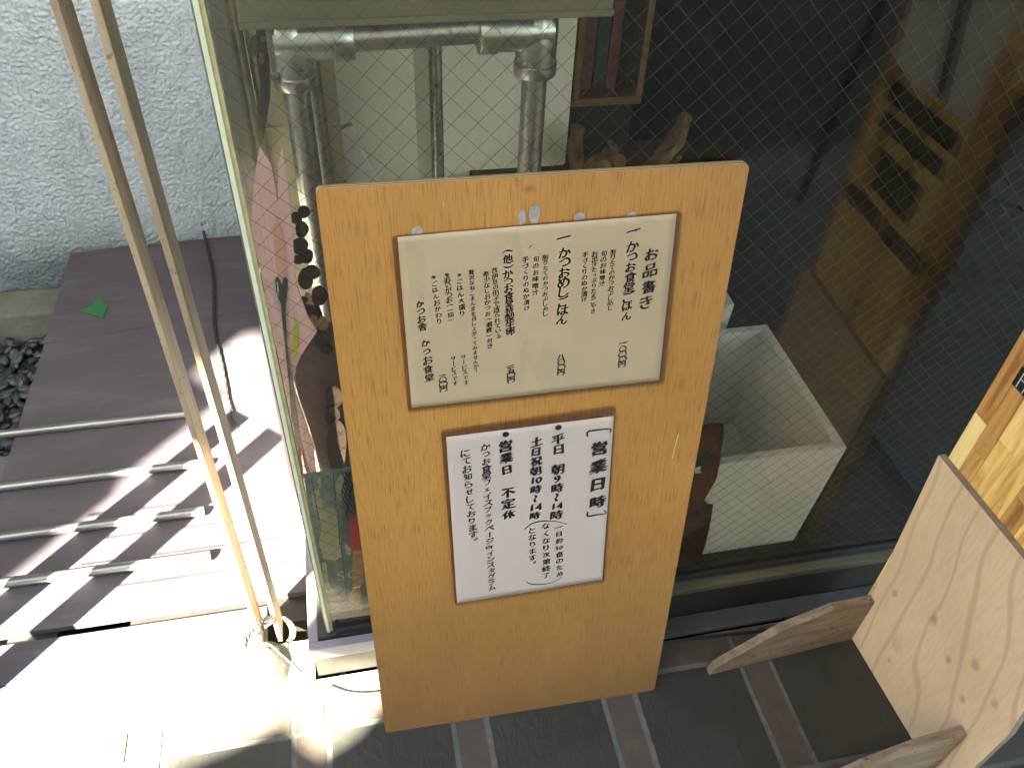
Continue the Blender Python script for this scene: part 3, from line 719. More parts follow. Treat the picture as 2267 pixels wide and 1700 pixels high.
branch('driftwood', [(1485, 375, .6), (1500, 350, .6), (1508, 338, .6)], .6, (.010, .006), 'short driftwood stub right of the tall branch', 'driftwood')
branch('driftwood', [(1272, 382, .66), (1274, 330, .66), (1278, 282, .66)], .6, (.014, .013), 'upright brown driftwood stick beside the plaster partition', 'driftwood')
branch('driftwood', [(1372, 368, .6), (1358, 335, .6), (1350, 315, .6)], .6, (.010, .004), 'small pointed driftwood twig leaning left behind the cut log', 'driftwood')
def lump(px, py, y, r, label):
    c = at(px, py, 1, y); o = obj('wood_log', blob(c, r, 3, .2, 2.5, seed=px), M['drift'], smooth=True); tag(o, label, 'log', 'logs on the tray')
lump(1325, 372, .58, (.026, .02, .024), 'round cut log end just above the top edge of the board')
lump(1366, 362, .59, (.016, .016, .022), 'knobbly wood lump right of the round cut log')
lump(1340, 342, .61, (.008, .008, .012), 'smallest wood knob above the round cut log')
# wooden crate with red packets
cr = empty('wooden_crate', (.53, .80, .62)); tag(cr, 'open brown wooden crate holding red printed packets beside the partition', 'crate')
K0 = Vector((.53, .80, .62))
obj('shelf_leg', box(-.055, .068, -.06, .12, -.525, .0), M['inwall'], cr)
obj('bottom_board', box(-.065, .070, -.098, .14, .003, .018), M['crate'], cr, bevel=.001)
obj('side_board', box(.058, .070, -.098, .14, .0185, .34), M['crate'], cr, bevel=.001)
obj('side_board', box(-.065, -.053, -.098, .14, .0185, .34), M['crate'], cr, bevel=.001)
obj('back_board', box(-.0525, .0575, .128, .14, .0185, .34), M['crate'], cr)
for i, (a, b) in enumerate([(-.045, -.02), (-.018, .006), (.008, .028)]):
    o = obj('printed_packet', box(.53+a, .53+b, .74, .86, .6388, .78+.02*i), [M['red'], M['black'], M['red']][i], bevel=.001)
    tag(o, ['red printed packet farthest left in the wooden crate', 'black printed packet between two red ones in the crate', 'red printed packet next to the bare side of the crate'][i], 'packet', 'packets in the wooden crate')
# polystyrene boxes
def foam(x0, x1, y0, y1, z0, z1, label, t=.016):
    e = empty('foam_box', ((x0+x1)/2, (y0+y1)/2, z0)); tag(e, label, 'foam box', 'white foam boxes inside the window')
    c = Vector(((x0+x1)/2, (y0+y1)/2, z0)); tp_ = .008
    def w(a, b):
        bm = NB(); pts = [Vector(q)-c for q in a]; 
        vs = [bm.verts.new(q) for q in pts]
        for f in ((0,1,3,2),(4,6,7,5),(0,4,5,1),(2,3,7,6),(0,2,6,4),(1,5,7,3)): bm.faces.new([vs[i] for i in f])
        obj(b, bm, M['foam'], e, bevel=.0025)
    s = .012
    w([(x, y, z) for z in (z0, z1) for y in (y0+s*(z == z0), y0+t) for x in (x0+s*(z == z0), x1-s*(z == z0))], 'wall_panel')
    w([(x, y, z) for z in (z0, z1) for y in (y1-t, y1-s*(z == z0)) for x in (x0+s*(z == z0), x1-s*(z == z0))], 'wall_panel')
    w([(x, y, z) for z in (z0, z1) for y in (y0+t, y1-t) for x in (x0+s*(z == z0), x0+t)], 'wall_panel')
    w([(x, y, z) for z in (z0, z1) for y in (y0+t, y1-t) for x in (x1-t, x1-s*(z == z0))], 'wall_panel')
    w([(x, y, z) for z in (z0+.001, z0+t) for y in (y0+t, y1-t) for x in (x0+t, x1-t)], 'base_panel')
foam(.40, .768, .027, .338, .0955, .357, 'open white foam box standing right behind the glass beside the board')
foam(.36, .700, .352, .560, .0955, .40, 'second white foam box mostly hidden behind the open one')
# posters behind the glass
PF = Frame((0, .030, .1), (1, 0, 0), (0, .035, 1))
pos = empty('blue_poster', mat=PF.M); tag(pos, 'blue grey photo poster with cream shapes and a red sleeved arm behind the left glass', 'poster')
poly(PF, [(672, 1049), (800, 1031), (860, 1400), (727, 1421)], 0, .0012, M['poster'], 'sheet', pos)
D = -.0004
def pp(pts, mat, name, k=1): return poly(PF, pts, D*k, .0003, mat, name, pos)
pp([(722, 1368), (860, 1349), (860, 1399), (728, 1419)], M['posterdark'], 'printed_shadow')
pp([(690, 1088), (706, 1083), (711, 1105), (714, 1125), (737, 1122), (750, 1140), (752, 1180), (757, 1232), (742, 1240), (716, 1236), (706, 1200), (712, 1170), (706, 1135), (692, 1122)], M['postercream'], 'printed_shape')
pp([(704, 1056), (710, 1056), (712, 1078), (704, 1082)], M['postercream'], 'printed_shape')
pp([(752, 1052), (768, 1046), (765, 1072), (762, 1095), (752, 1112), (745, 1092), (742, 1070)], M['postercream'], 'printed_shape')
pp([(762, 1200), (778, 1215), (776, 1228), (766, 1226)], M['postercream'], 'printed_shape')
pp([(712, 1245), (722, 1242), (728, 1290), (738, 1310), (722, 1312), (716, 1280)], M['postercream'], 'printed_shape')
for a, b, w_ in (((738, 1045), (744, 1125), 2.2), ((748, 1130), (752, 1205), 2.5), ((754, 1200), (770, 1330), 2.5), ((690, 1060), (706, 1150), 2)):
    pp([(a[0]-w_/2, a[1]), (a[0]+w_/2, a[1]), (b[0]+w_/2, b[1]), (b[0]-w_/2, b[1])], M['posterdark'], 'printed_line', 2)
pp([(772, 1148), (790, 1143), (800, 1215), (780, 1217), (775, 1190)], M['posterred'], 'printed_sleeve', 3)
pp([(781, 1218), (800, 1216), (806, 1270), (798, 1300), (781, 1303), (780, 1260)], M['skin'], 'printed_forearm', 3)
pp([(782, 1302), (796, 1300), (800, 1312), (797, 1330), (788, 1338), (776, 1332), (770, 1322), (776, 1310)], M['skin'], 'printed_hand', 3)
pp([(781, 1298), (797, 1295), (797, 1298), (781, 1301)], M['white'], 'printed_bracelet', 4)
for i in range(7):
    x = 757+i*3
    pth = [PF.hit(x+6*math.sin(j*1.3+i)+j*1.2, 1045+j*13) for j in range(8 if i != 2 else 9)]
    obj('printed_hair', tube([(a, -.0018, b) for a, b in pth], .0008, 5), M['ink'], pos)
RF = Frame((.6, .0165, .1), (1, 0, 0), (0, .02, 1))
por = empty('portrait_print', mat=RF.M); tag(por, 'dark brown portrait print peeking out right of the leaning board behind glass', 'print')
poly(RF, [(1500, 948), (1592, 937), (1600, 938), (1603, 947), (1600, 975), (1597, 992), (1593, 1030), (1586, 1061), (1572, 1085), (1559, 1108), (1566, 1116), (1579, 1117), (1574, 1150), (1567, 1184), (1562, 1205), (1555, 1225), (1549, 1238), (1530, 1254), (1512, 1268), (1480, 1272)], 0, .001, M['portrait'], 'sheet', por)
poly(RF, [(1545, 960), (1575, 965), (1590, 990), (1592, 1010), (1560, 1000), (1540, 1000)], -.0004, .0003, M['portraitskin'], 'printed_skin', por)
poly(RF, [(1540, 1050), (1585, 1040), (1575, 1075), (1560, 1100), (1530, 1110)], -.0004, .0003, M['portraitskin'], 'printed_skin', por)
poly(RF, ell(RF, 1560, 1018, 22, 20), -.0006, .0003, M['portraitgrey'], 'printed_eye', por)
poly(RF, [(1538, 1035), (1551, 1031), (1549, 1040), (1553, 1045), (1538, 1047)], -.0010, .0003, M['white'], 'printed_glint', por)
poly(RF, [(1592, 940), (1601, 940), (1602, 960), (1597, 992), (1590, 965)], -.0012, .0003, M['black'], 'printed_hair', por)

# ================================================================== LEANING BOARD
BW, BH, BT = .4463, .91, .0115
uB = Vector((.99982547, -.0186823, 0)); upB = Vector((.00263646, .14109613, .98999239)).normalized()
bF = Frame((0, -.13610638, .0004), uB, upB)
H = bF.hit
SPOTS = []
for (x, y, rx, rz, a, b, col) in ((1170, 418, .016, .010, .35, .85, (.12, .06, .03)), (1160, 480, .012, .008, .3, .6, (.14, .08, .04)), (1300, 1470, .05, .03, .2, .5, (.22, .10, .05)), (960, 1600, .03, .012, .2, .5, (.20, .10, .05)), (1150, 1580, .04, .014, .2, .5, (.2, .1, .05)), (1395, 1150, .015, .03, .2, .3, (.25, .12, .05)), (900, 1225, .06, .006, .2, .35, (.30, .16, .06)), (1595, 560, .01, .02, .2, .4, (.25, .13, .06)), (920, 520, .02, .006, .2, .45, (.2, .1, .05))):
    a_, b_ = H(x, y); SPOTS.append((a_, b_, rx, rz, a, b, col))
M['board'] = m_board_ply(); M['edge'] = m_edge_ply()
bd = empty('menu_board', mat=bF.M); tag(bd, 'honey varnished plywood board with rounded corners leaning on the glass', 'board')
# outline with small corner radii
def rrect(w, h, r, n=5):
    out = []
    for cx, cz, a0 in ((w-r, h-r, 0), (r, h-r, 90), (r, r, 180), (w-r, r, 270)):
        for i in range(n+1):
            a = math.radians(a0+90*i/n); out.append((cx+r*math.cos(a), cz+r*math.sin(a)))
    return out
ol = rrect(BW, BH, .0055)
bm = prism([(x, 0, z) for x, z in ol], (0, BT, 0))
for f in bm.faces: f.material_index = 0 if len(f.verts) > 4 else 1
fr_ = [e for e in bm.edges if all(v.co.y < .0001 for v in e.verts)]
bmesh.ops.bevel(bm, geom=fr_, offset=.0008, segments=2, affect='EDGES')
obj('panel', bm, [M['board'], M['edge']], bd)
for (x0_, y0_, x1_, y1_) in ((1502, 960, 1488, 1014), (1390, 560, 1394, 590), (1040, 640, 1044, 662)):
    a, b = H(x0_, y0_); c_, d_ = H(x1_, y1_)
    obj('scratch', prism([(a-.0004, -.0002, b), (a+.0004, -.0002, b), (c_+.0003, -.0002, d_), (c_-.0003, -.0002, d_)], (0, .0003, 0)), M['cream'], bd)
for i, (x, y, w_, h_) in enumerate([(1155, 482, .0085, .017), (1183, 473, .012, .022), (1283, 482, .012, .012), (1398, 478, .010, .010), (924, 514, .012, .013), (1343, 918, .010, .009)]):
    a, b = H(x, y)
    bm = NB(); n_ = 16; top = []
    pts_ = [(a+w_/2*math.cos(2*math.pi*k/n_)*(1+.18*noise.noise((k, i, 0))), b+h_/2*math.sin(2*math.pi*k/n_)*(1+.2*noise.noise((k, i, 5)))) for k in range(n_)]
    prism([(p, -.0014, q) for p, q in pts_], (0, .0013, 0), bm)
    o = obj('putty_dab', bm, M['putty'], bd, bevel=.0004)
    
# ------------------------------------------------------------------ handwriting
_gl = {}
def glyph(ch, off):
    k = (ch, off)
    if k in _gl: return _gl[k]
    cu = bpy.data.curves.new('g', 'FONT'); cu.body = ch; cu.size = 1; cu.offset = 0; cu.resolution_u = 3; cu.align_x = 'LEFT'
    o = bpy.data.objects.new('g', cu); C.objects.link(o); bpy.context.view_layer.update()
    dg = bpy.context.evaluated_depsgraph_get(); me = bpy.data.meshes.new_from_object(o.evaluated_get(dg))
    vs = [(v.co.x, v.co.y) for v in me.vertices]; fs = [tuple(p.vertices) for p in me.polygons]
    bpy.data.objects.remove(o); bpy.data.curves.remove(cu); bpy.data.meshes.remove(me)
    if vs:
        ax = [v[0] for v in vs]; ay = [v[1] for v in vs]
        cx, cy = (min(ax)+max(ax))/2, (min(ay)+max(ay))/2
        ext = (max(ax)-min(ax), max(ay)-min(ay))
    else: cx = cy = 0; ext = (0, 0)
    _gl[k] = ([(a-cx, b-cy) for a, b in vs], fs, ext, (cx, cy)); return _gl[k]
ROT = {'ー', '(', ')', '〜', '【', '】'}
SMALLK = set('っゃゅょィェァォッぅ、。')
def write_col(bm, runs_px, fr, sx, off, size_px, squash=1.0):
    """runs: (text, x_top, y_top, x_bot, y_bot) in photo pixels on the sheet plane"""
    text, xt, yt, xb, yb = runs_px
    units = text.split('|') if '|' in text else list(text)
    a = Vector(fr.hit(xt, yt)); b = Vector(fr.hit(xb, yb)); n = len(units); step = (b-a)/n
    dn = step.normalized(); ang = math.atan2(dn.x, -dn.y)   # 0 when straight down
    em = size_px
    for i, ch in enumerate(units):
        if ch in (' ', '　', '_'): continue
        c = a+step*(i+.5); c += Vector((random.uniform(-.03, .03)*em, random.uniform(-.02, .02)*em))
        s = em*random.uniform(.84, 1.10); sh = random.uniform(.06, .22); r = ang*.6+random.uniform(-.06, .06)
        adv = 0; parts = list(ch); tot = len(parts)
        for j, c1 in enumerate(parts):
            vs, fs, ext, ctr = glyph(c1, off)
            ss = s*(.78 if c1 in 'っゃゅょィェッ' else 1)
            if c1 in '、。': c = c+Vector((em*.18, em*.28))
            ox = (j-(tot-1)/2)*.52*s
            new = []
            for (x, y) in vs:
                if c1 in ROT: x, y = y, -x
                wob = .085*noise.noise((x*2.4+i*7.7, y*2.4, j)); y = y+.075*noise.noise((x*2.4+i*3.1, y*2.4, j+9))
                x2 = (x+wob)*ss*sx+y*ss*sh*-.6*0+ox; y2 = (y+x*sh)*ss*squash
                X = x2*math.cos(r)-y2*math.sin(r); Y = x2*math.sin(r)+y2*math.cos(r)
                new.append((c.x+X, c.y+Y))
            for st_i, (dx, dy) in enumerate(((0, 0), (1.5, .9), (-1.5, -.9), (.75, .45), (-.75, -.45))):
                base = len(bm[0])
                for X, Y in new: bm[0].append((X+dx*off*em, -.0001-.000012*st_i, Y+dy*off*em))
                for f in fs: bm[1].append([base+q for q in f])
def stroke(bm, pts, w, fr):
    q = smooth_path([Vector((fr.hit(x, y)[0], 0, fr.hit(x, y)[1])) for x, y in pts], 8); n = len(q); L_, R_ = [], []
    for i, p in enumerate(q):
        t = (q[min(i+1, n-1)]-q[max(i-1, 0)]).normalized(); nn = Vector((-t.z, 0, t.x)); ww = w*(.55+.45*math.sin(math.pi*min(1, (i+1)/(n*.7))))/2
        L_.append(bm.verts.new(p+nn*ww)); R_.append(bm.verts.new(p-nn*ww))
    for i in range(n-1): bm.faces.new((L_[i], L_[i+1], R_[i+1], R_[i]))
def warp(x, z, k):
    return .0011*noise.noise((x*11, z*7, k*900))+.0004*noise.noise((x*30, z*24, k*400))
def sheet(name, label, cat, corners, film, mat, z_off):
    fr = Frame(bF.o - bF.n*z_off, bF.r, bF.u)
    e = empty(name, mat=fr.M); tag(e, label, cat, None)
    q = [fr.hit(*c) for c in corners]; n = 30
    bm = NB(); gr = []
    for j in range(n+1):
        row = []
        for i in range(n+1):
            s, t = i/n, j/n
            x = (q[0][0]*(1-s)+q[1][0]*s)*(1-t)+(q[3][0]*(1-s)+q[2][0]*s)*t
            z = (q[0][1]*(1-s)+q[1][1]*s)*(1-t)+(q[3][1]*(1-s)+q[2][1]*s)*t
            row.append(bm.verts.new((x, warp(x, z, z_off)+.0008, z)))
        gr.append(row)
    for j in range(n):
        for i in range(n): bm.faces.new((gr[j][i], gr[j+1][i], gr[j+1][i+1], gr[j][i+1]))
    o = obj('paper', bm, mat, e, smooth=True)
    md = o.modifiers.new('thick', 'SOLIDIFY'); md.thickness = .0003
    fq = [fr.hit(*c) for c in film]
    cx = sum(p[0] for p in fq)/4; cz = sum(p[1] for p in fq)/4
    # rounded film outline
    pts_ = []
    for k in range(4):
        P, A, B = Vector(fq[k]), Vector(fq[k-1]), Vector(fq[(k+1) % 4]); r = .005
        a1 = P+(A-P).normalized()*r; b1 = P+(B-P).normalized()*r
        for t in (0, .25, .5, .75, 1): pts_.append(a1*(1-t)**2+P*2*t*(1-t)+b1*t*t)
    obj('laminate', prism([(p.x, -.0016, p.y) for p in pts_], (0, .0003, 0)), M['film'], e)
    obj('laminate', prism([(p.x, .0022, p.y) for p in pts_], (0, .0003, 0)), M['film'], e)
    return e, fr
def c1(x, y): return (850+x*.31646, 450+y*.31646)
def c2(x, y): return (950+x*.28938, 880+y*.28938)
me_, mf = sheet('menu_sheet', 'laminated cream menu sheet with brush writing on the upper half of the board', 'menu',
    [c1(95, 240), c1(2048, 75), c1(1925, 1238), c1(195, 1435)], [c1(52, 236), c1(2088, 58), c1(1962, 1262), c1(170, 1462)], M['menu_paper'], .0040)
hf_, hf = sheet('hours_sheet', 'laminated white opening hours sheet with black writing low on the board', 'notice',
    [c2(131, 306), c2(1415, 145), c2(1325, 1395), c2(215, 1577)], [c2(88, 262), c2(1432, 68), c2(1342, 1408), c2(200, 1592)], M['hours_paper'], .0046)
def column(parent, fr, conv, runs, off=.012, sx=1.0):
    bm = ([], [])
    for text, xt, yt, xb, yb, sz in runs:
        a = conv(xt, yt); b = conv(xb, yb)
        k = (.31646 if conv is c1 else .28938)
        # pixels to metres on this plane
        u = fr.hit(*a); v = fr.hit(a[0]+10, a[1]); m_ = math.hypot(v[0]-u[0], v[1]-u[1])/10
        write_col(bm, (text, a[0], a[1], b[0], b[1]), fr, sx, off, sz*k*m_*(1.26 if sz > 50 else 1.14))
    me = bpy.data.meshes.new('handwriting'); kk = .0040 if parent is me_ else .0046
    me.from_pydata([(a, b+.0003+warp(a, c_, kk), c_) for a, b, c_ in bm[0]], [], bm[1]); me.materials.append(M['ink'])
    o = bpy.data.objects.new('handwriting', me); C.objects.link(o); o.parent = parent; o['kind'] = 'stuff'; return o
MENU = [
 [('お|品|書|き', 1880, 300, 1830, 745, 92)],
 [('一', 1748, 170, 1745, 215, 78), ('、', 1752, 185, 1752, 225, 40), ('かつお食堂ごはん', 1745, 268, 1695, 820, 74), ('一', 1676, 962, 1674, 990, 52), ('、', 1674, 970, 1674, 1000, 26), ('〇〇〇円', 1672, 1000, 1664, 1142, 52)],
 [('削りたてのかつおぶしめし', 1605, 322, 1580, 752, 40)],
 [('旬のお味噌汁', 1540, 330, 1526, 584, 42)],
 [('お出汁たっぷりたまごやき', 1476, 336, 1464, 772, 41)],
 [('手づくりのぬか漬け', 1408, 340, 1400, 694, 40)],
 [('一', 1255, 215, 1255, 268, 80), ('、', 1270, 225, 1270, 270, 40), ('かつおめしごはん', 1270, 312, 1245, 848, 76), ('八〇〇円', 1240, 1060, 1238, 1198, 52)],
 [('削りたてのかつおぶしめし', 1130, 362, 1130, 790, 40)],
 [('旬のお味噌汁', 1066, 370, 1060, 646, 44)],
 [('手づくりのぬか漬け', 990, 376, 1000, 756, 43)],
 [('(他)かつお食堂特製生卵', 863, 312, 884, 922, 56), ('一五〇円', 885, 1122, 890, 1250, 51)],
 [('西伊豆の田子で造られている', 772, 452, 802, 950, 42)],
 [('希少なしおかつお(潮鰹)付き', 714, 476, 742, 1018, 43)],
 [('贅沢なねこまんまを召し上がってみませんか？', 612, 466, 646, 1190, 38)],
 [('※ごはん大盛り', 525, 480, 550, 792, 44), ('サービスです', 552, 1056, 578, 1272, 38)],
 [('※追いがつお(一回)', 437, 484, 472, 832, 44), ('サービスです', 482, 1068, 500, 1276, 38)],
 [('※ごはんおかわり', 345, 494, 388, 846, 44), ('一〇〇円', 407, 1186, 416, 1312, 51)],
 [('かつお舎', 250, 676, 270, 890, 56), ('かつお食堂', 290, 948, 320, 1246, 60)],
]
for col in MENU: column(me_, mf, c1, col, .022 if col[0][5] > 50 else .014)
HOURS = [
 [('営|業|日|時', 1302, 312, 1285, 862, 118)],
 [('平|日|_|朝|9|時|〜|14|時', 990, 282, 975, 930, 80)],
 [('土|日|祝|朝|10|時|〜|14|時', 820, 300, 812, 938, 80)],
 [('営|業|日|_|不|定|休', 586, 322, 610, 936, 90)],
 [('かつお食堂_フェイスブックページorインスタグラム'.replace('or', '|or|') if False else '|'.join(list('かつお食堂フェイスブックページ')+['or']+list('インスタグラム')), 430, 352, 482, 1475, 62)],
 [('にてお知らせしております。', 276, 395, 346, 1125, 64)],
 [('一日約_のため'.replace('_', '_') if False else '一|日|約|50|食|の|た|め', 992, 965, 1002, 1372, 52)],
 [('なくなり次第終了', 895, 955, 898, 1385, 54)],
 [('となります。', 790, 990, 792, 1300, 56)],
]
for i, col in enumerate(HOURS): column(hf_, hf, c2, col, .036 if i < 4 else .022)
bm = NB()
stroke(bm, [c2(1212, 300), c2(1215, 262), c2(1290, 248), c2(1385, 240), c2(1382, 268)], .0030, hf)
stroke(bm, [c2(1212, 872), c2(1215, 905), c2(1280, 895), c2(1350, 885), c2(1340, 860)], .0030, hf)
stroke(bm, [c2(728, 1012), c2(790, 965), c2(880, 945), c2(980, 948), c2(1056, 970)], .0020, hf)
stroke(bm, [c2(742, 1408), c2(790, 1425), c2(880, 1425), c2(960, 1405), c2(1020, 1372)], .0018, hf)
for (x, y) in ((990, 231), (587, 283)):
    a, b = hf.hit(*c2(x, y)); bm.faces.new([bm.verts.new((a+.0042*math.cos(2*math.pi*k/18), 0, b+.0042*math.sin(2*math.pi*k/18))) for k in range(18)])
for v in bm.verts: v.co.y = .0002+warp(v.co.x, v.co.z, .0046)
mm = bpy.data.meshes.new('drawn_marks'); bm.to_mesh(mm); bm.free(); mm.materials.append(M['ink'])
o = bpy.data.objects.new('drawn_marks', mm); o['kind'] = 'stuff'; C.objects.link(o); o.parent = hf_
# leaf mark on the menu and letters on the blue poster
a, b = mf.hit(*c1(1024, 305)); o = obj('drawn_mark', prism([(a-.0025, -.0009, b-.002), (a, -.0002, b-.0006), (a+.003, -.0002, b+.0022), (a, -.0002, b+.0016)], (0, .0001, 0)), M['putty'], me_)
bm = NB()
def paint_text(s, fr, x, y, size, adv):
    for i, ch in enumerate(s):
        vs, fs, ext, ctr = glyph(ch, .03); a, b = fr.hit(x+adv*i, y-adv*i*.13); nv = [bm.verts.new((a+p*size, 0, b+q*size)) for p, q in vs]
        for f in fs: bm.faces.new([nv[k] for k in f])
paint_text('SC', PF, 754, 1272, .030, 28)
for v in bm.verts: v.co.y = -.0021
mm = bpy.data.meshes.new('lettering'); bm.to_mesh(mm); bm.free(); mm.materials.append(M['postercream'])
o = bpy.data.objects.new('lettering', mm); C.objects.link(o); o.parent = pos

# ================================================================== STANDING SIGN
SX = .8385
sg = empty('standing_sign', (SX, -.22, 0)); tag(sg, 'tall pine sign with a pale plywood front panel and two wedge feet at right', 'standing sign')
S0 = Vector((SX, -.22, 0))
KN = [(-.1372, .1746, .009, .9), (-.2127, .2207, .012, .95), (-.1874, .1064, .022, .35), (-.1927, .0634, .008, .7), (-.2662, .1947, .010, .85), (-.3011, .2447, .013, .8), (-.3174, .1737, .010, .85), (-.3543, .2332, .010, .75), (-.0912+.005, .2006+.08, .009, .7)]
M['wply'] = m_white_ply([(y+.22, z, r, s) for y, z, r, s in KN])
M['wedge'] = simple('pale_plywood_edge', (.22, .17, .13), .8, scale=60)
B1, T1, T2, B2 = Vector((.8234, -.1150, .0)), Vector((.8280, -.0775, .4437)), Vector((.8300, -.3630, .4560)), Vector((.8430, -.4050, -.0))
ou = [B1, T1, Vector((.829, -.365, .458)), Vector((.836, -.392, .22)), Vector((.838, -.3885, .0))]
bm = prism([p-S0 for p in ou], (.0105, 0, 0))
for f in bm.faces: f.material_index = 0 if len(f.verts) > 4 else 1
obj('plywood_panel', bm, [M['wply'], M['wedge']], sg)
pb = [((.88, .58, .22), (.74, .42, .14)), ((.84, .52, .18), (.62, .31, .09)), ((.56, .28, .09), (.32, .13, .04)), ((.90, .66, .30), (.78, .50, .18)), ((.70, .38, .13), (.46, .20, .06))]
pm_ = [m_pine(i, *pb[i % 5]) for i in range(10)]
y = -.0835; random.seed(21)
k_ = 0
while y > -.352:
    w_ = min(random.uniform(.024, .036), y+.3535); z = .0
    cuts = [0, random.uniform(.35, .62), random.uniform(.75, 1.0), 1.35]
    for a, b in zip(cuts, cuts[1:]):
        if w_ < .006: continue
        obj('pine_stave', box(.8396-SX+random.uniform(0, .0004), .8396-SX+.022, y-w_+.0002+.22, y-.0002+.22, a+.0002 if a else .46*0+.001, b-.0002), pm_[random.choice((0, 1, 2, 3, 4, 5, 6, 7, 8, 9))], sg, bevel=.0005)
    y -= w_; k_ += 1
random.seed(5)
M['foot'] = m_wood('sign_foot_wood', (.27, .195, .13), (.13, .088, .06), st=(.15, 1, 1), scale=60)
def foot(pts, y0, y1, lab):
    bm = prism([Vector((x, y0, z))-S0 for x, z in pts], (0, y1-y0, 0)); obj('foot', bm, M['foot'], sg, bevel=.001)
fp = [(.546, .0005), (.8225, .0005), (.8245, .119), (.745, .1355-.01), (.66, .100), (.57, .034), (.553, .020)]
bm = NB(); a = [bm.verts.new(Vector((x, -.136+(x-.546)/.28*.020, z))-S0) for x, z in fp]; b = [bm.verts.new(Vector((x, -.1215+(x-.546)/.28*.020, z))-S0) for x, z in fp]
bm.faces.new(a); bm.faces.new(b[::-1])
for i in range(len(a)): j = (i+1) % len(a); bm.faces.new((a[i], b[i], b[j], a[j]))
obj('foot', bm, M['foot'], sg, bevel=.0008)
FP2 = [(.556, .0005), (.828, .0005), (.832, .140), (.755, .132), (.68, .104), (.58, .040), (.563, .022)]
bm = NB(); a = [bm.verts.new(Vector((x, -.368+(x-.546)/.28*.012, z))-S0) for x, z in FP2]; b = [bm.verts.new(Vector((x, -.352+(x-.546)/.28*.012, z))-S0) for x, z in FP2]
bm.faces.new(a); bm.faces.new(b[::-1])
for i in range(len(a)): j = (i+1) % len(a); bm.faces.new((a[i], b[i], b[j], a[j]))
obj('foot', bm, M['foot'], sg, bevel=.0008)
def plq(name, mat, q, x=.8372, th=.002):
    return obj(name, prism([Vector((x, yy, zz))-S0 for yy, zz in q], (th, 0, 0)), mat, sg)
PQ = [[(-.322, .825), (-.144, .822), (-.141, .795), (-.321, .795)], [(-.313, .779), (-.152, .781), (-.146, .756), (-.319, .754)],
      [(-.292, .73), (-.173, .728), (-.176, .665), (-.283, .669)], [(-.337, .647), (-.24, .648), (-.235, .619), (-.337, .617)],
      [(-.217, .645), (-.111, .645), (-.111, .6155), (-.217, .6155)]]
for q in PQ: plq('name_plate', M['plaque'], q)
for q in PQ[:4]:
    ys = [p[0] for p in q]; zs = [p[1] for p in q]
    for i in range(9):
        yy = min(ys)+.01+(max(ys)-min(ys)-.02)*i/8+random.uniform(-.002, .002); zz = (min(zs)+max(zs))/2; h_ = (max(zs)-min(zs))*.3
        plq('plate_mark', M['putty'], [(yy-.0012, zz-h_*random.random()), (yy+.0012, zz-h_), (yy+.0015, zz+h_), (yy-.0008, zz+h_*random.random())], .8369, .0003)
def pls(p1, p2, w=.0007):
    (a, b), (c_, d) = p1, p2; dd = Vector((c_-a, d-b)).normalized(); n_ = Vector((-dd.y, dd.x))*w
    plq('plate_letter', M['white'], [(a-n_.x, b-n_.y), (c_-n_.x, d-n_.y), (c_+n_.x, d+n_.y), (a+n_.x, b+n_.y)], .8368, .0004)
y_ = -.119
for p in (((y_, .6175), (y_, .6405)), ((y_, .6310), (y_-.012, .6310)), ((y_, .6405), (y_-.012, .6405)), ((y_-.012, .6405), (y_-.012, .6175)),
          ((y_-.020, .618), (y_-.020, .640)), ((y_-.020, .640), (y_-.032, .640)), ((y_-.032, .640), (y_-.032, .618)), ((y_-.020, .629), (y_-.032, .629)),
          ((y_-.045, .618), (y_-.045, .640)), ((y_-.040, .634), (y_-.055, .634)), ((y_-.065, .618), (y_-.075, .640)), ((y_-.075, .640), (y_-.085, .618))): pls(*p)
plq('white_sheet', M['bag'], [(-.352, 1.02), (-.329, .844), (-.139, .842), (-.140, 1.02)], .8374, .0012)
plq('blue_stripe', M['navy'], [(-.262, 1.01), (-.235, 1.01), (-.195, .845), (-.222, .845)], .8370, .0003)

# blue tubular stand beyond the sign, seen in the glass only
bs = empty('blue_tube_stand', (1.12, -.5, 0)); tag(bs, 'dark blue steel tube stand with looping cables, seen mirrored in the window', 'stand')
def mir(x, y, X):
    r = ray(x, y); t = (X-CAM.x)/r.x; p = CAM+r*t; return Vector((X, -p.y, p.z))-Vector((1.12, -.5, 0))
a0, a1 = mir(1954, 0, 1.12), mir(1772, 447, 1.12)
d_ = (a1-a0).normalized(); 
obj('tube', tube([a0-d_*.25, a1], .011, 14), M['blue'], bs, smooth=True)
b0, b1 = mir(2267, 170, 1.12), mir(2120, 500, 1.12)
obj('tube', tube([b0-(b1-b0).normalized()*.25, b1], .013, 14), M['blue'], bs, smooth=True)
obj('tube', tube([a0-d_*.25, b0-(b1-b0).normalized()*.25], .011, 14), M['blue'], bs, smooth=True)
obj('cable', tube(smooth_path([mir(x, y, 1.12) for x, y in [(1795, 258), (1815, 238), (1860, 226), (1920, 226), (1990, 235)]]), .003, 8), M['blackwire'], bs, smooth=True)
obj('cable', tube(smooth_path([mir(x, y, 1.12) for x, y in [(2150, 438), (2190, 442), (2240, 455), (2300, 480)]]), .004, 8), M['blue'], bs, smooth=True)
obj('cable', tube(smooth_path([mir(x, y, 1.12) for x, y in [(2095, 580), (2150, 608), (2210, 625), (2300, 640)]]), .003, 8), M['blue'], bs, smooth=True)
obj('foot', box(-.02, .02, -.3, .35, .0, .02), M['blue'], bs)

# ================================================================== STREET SIDE (added shade givers, out of the picture)
def UW(u, w, z): return Vector((.7314*u-.682*w, -.682*u-.7314*w, z))
dirw = UW(0, 1, 0)
